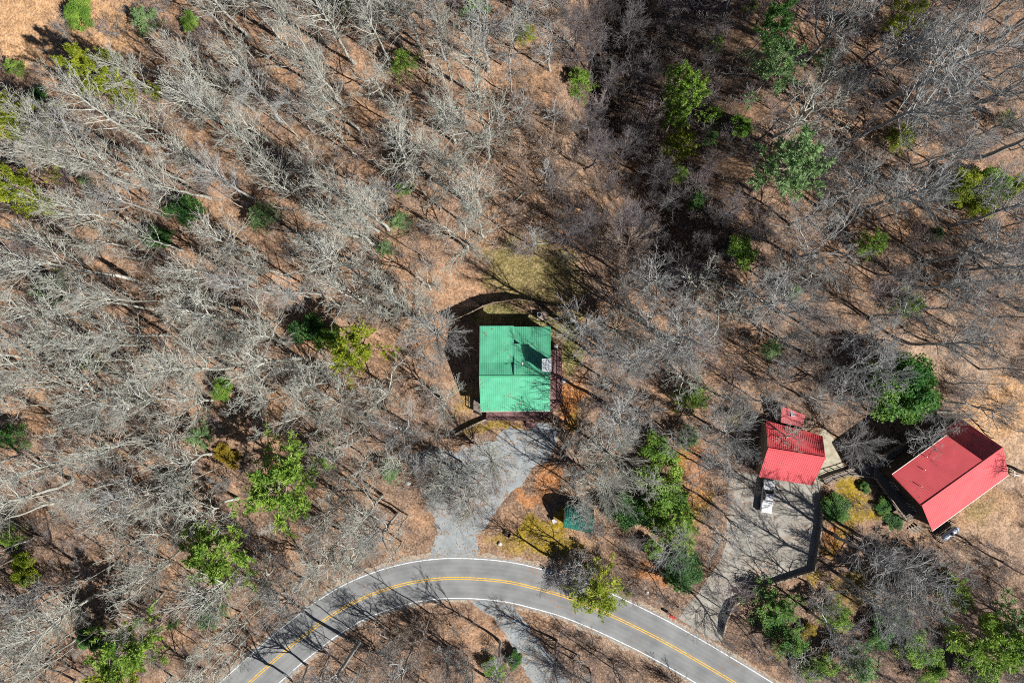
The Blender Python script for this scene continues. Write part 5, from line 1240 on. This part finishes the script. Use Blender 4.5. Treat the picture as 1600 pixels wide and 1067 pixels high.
# ------------------------------------------------------------------ undergrowth (uncountable)
def brush_mesh(seed, fine):
    rng = np.random.RandomState(seed); K = 4
    T = np.stack([np.c_[np.zeros((1, 2)), z] for z in np.linspace(0, .5, K)], 1); R = np.full((1, K), .04)
    l1 = grow(rng, T, R, 9, .05, 1, (15, 58), 1, 5, .14, .06, .03, .012, .2, 2.3)
    l2 = grow(rng, *l1, 6, .2, 1, (22, 55), .5, 4, .15, .05, .016, .009)
    l3 = grow(rng, *l2, 4, .2, 1, (20, 48), .55, 3, .12, .03, .011, .008)
    return merge([tubes(*l1, 3), tubes(*l2, 3), tubes(*l3, 3)])
def undergrowth():
    rng = np.random.RandomState(77); protos = [brush_mesh(s, 0) for s in range(200, 206)]
    tones = {'twig_purple': [], 'twig_tan': [], 'twig_grey': []}; DENSE = [
        (120, 95, 60, .9), (300, 60, 80, .9), (250, 210, 60, .6), (620, 690, 70, .8), (700, 790, 50, .9), (850, 220, 90, 1), (900, 330, 80, 1), (1000, 200, 150, 1), (960, 60, 130, 1), (1060, 330, 90, .8), (1120, 120, 80, .7), (1010, 400, 70, .7), (1300, 130, 90, .9), (1420, 100, 120, .8),
        (1330, 230, 80, .8), (1560, 380, 60, .8), (1240, 350, 90, .9), (1280, 560, 80, 1), (1190, 600, 70, .9), (960, 640, 60, .9), (1120, 560, 80, .8), (950, 880, 60, 1), (910, 860, 40, .7), (980, 930, 50, 1), (690, 990, 90, .8), (600, 1040, 60, .8), (900, 1030, 60, .6),
        (1480, 900, 90, .9), (1400, 930, 80, .8), (1560, 920, 60, .8), (1330, 1020, 70, .8), (500, 640, 80, .6), (60, 820, 90, .6), (420, 900, 70, .8), (540, 860, 60, .7), (1060, 400, 70, .7), (780, 360, 40, .6), (670, 660, 40, .7), (1120, 740, 20, .8), (1500, 600, 50, .5), (1530, 840, 60, .6), (1560, 640, 70, .25), (1540, 700, 40, .3)]
    n = 0; t = 0
    while n < 3400 and t < 90000:
        t += 1; px, py = rng.uniform(-20, 1620), rng.uniform(-20, 1087)
        dens = .24+.34*(fbm(px/60, py/60, 3) > .52)
        for x, y, r, d in DENSE:
            q = math.hypot(px-x, py-y)/r
            if q < 1: dens = max(dens, d*(1-.4*q))
        if rng.rand() > dens: continue
        if blocked(px, py, -6) and not (any(math.hypot(px-x, py-y) < r for x, y, r, d in DENSE) and not blocked2(px, py)): continue
        b = G(px, py); V, F = protos[rng.randint(6)]; s = .55+.9*rng.rand()**1.5; a = rng.rand()*6.28
        ca, sa = math.cos(a), math.sin(a)
        Vr = np.c_[(V[:, 0]*ca-V[:, 1]*sa)*s, (V[:, 0]*sa+V[:, 1]*ca)*s, V[:, 2]*s*(.7+.5*rng.rand())]+np.array(b)
        if 760 < px < 960 and 110 < py < 400: k = 'twig_tan' if rng.rand() < .85 else 'twig_grey'
        elif px > 780: k = ('twig_purple', 'twig_grey', 'twig_tan')[rng.choice(3, p=(.4, .4, .2))]
        else: k = ('twig_purple', 'twig_grey', 'twig_tan')[rng.choice(3, p=(.25, .45, .3))]
        tones[k].append((Vr.astype(np.float32), F)); n += 1
    allp = []; mats = []; 
    for mi, (k, L) in enumerate(tones.items()):
        if not L: continue
        V, F = merge(L); allp.append((V, F)); mats.append((k, len(F)))
    V, F = merge(allp); me = mesh_np('undergrowth', V, F, True)
    mi = np.concatenate([np.full(c, i, np.int32) for i, (k, c) in enumerate(mats)])
    for k, c in mats: me.materials.append(M[k])
    if len(mi) == len(me.polygons): me.polygons.foreach_set('material_index', mi)
    o = link('undergrowth', me); tag(o, 'bare twiggy brush and saplings growing thickly between the trees', 'undergrowth', kind='stuff')
def blocked2(px, py):
    for x0, y0, x1, y1 in ((735, 500, 885, 670), (1180, 630, 1330, 770), (1360, 645, 1600, 850), (1130, 730, 1290, 925), (690, 800, 760, 880), (875, 780, 932, 838)):
        if x0 < px < x1 and y0 < py < y1: return True
    c = np.array(CENTER, float)
    return np.hypot(c[:, 0]-px, c[:, 1]-py).min() < 48
undergrowth()
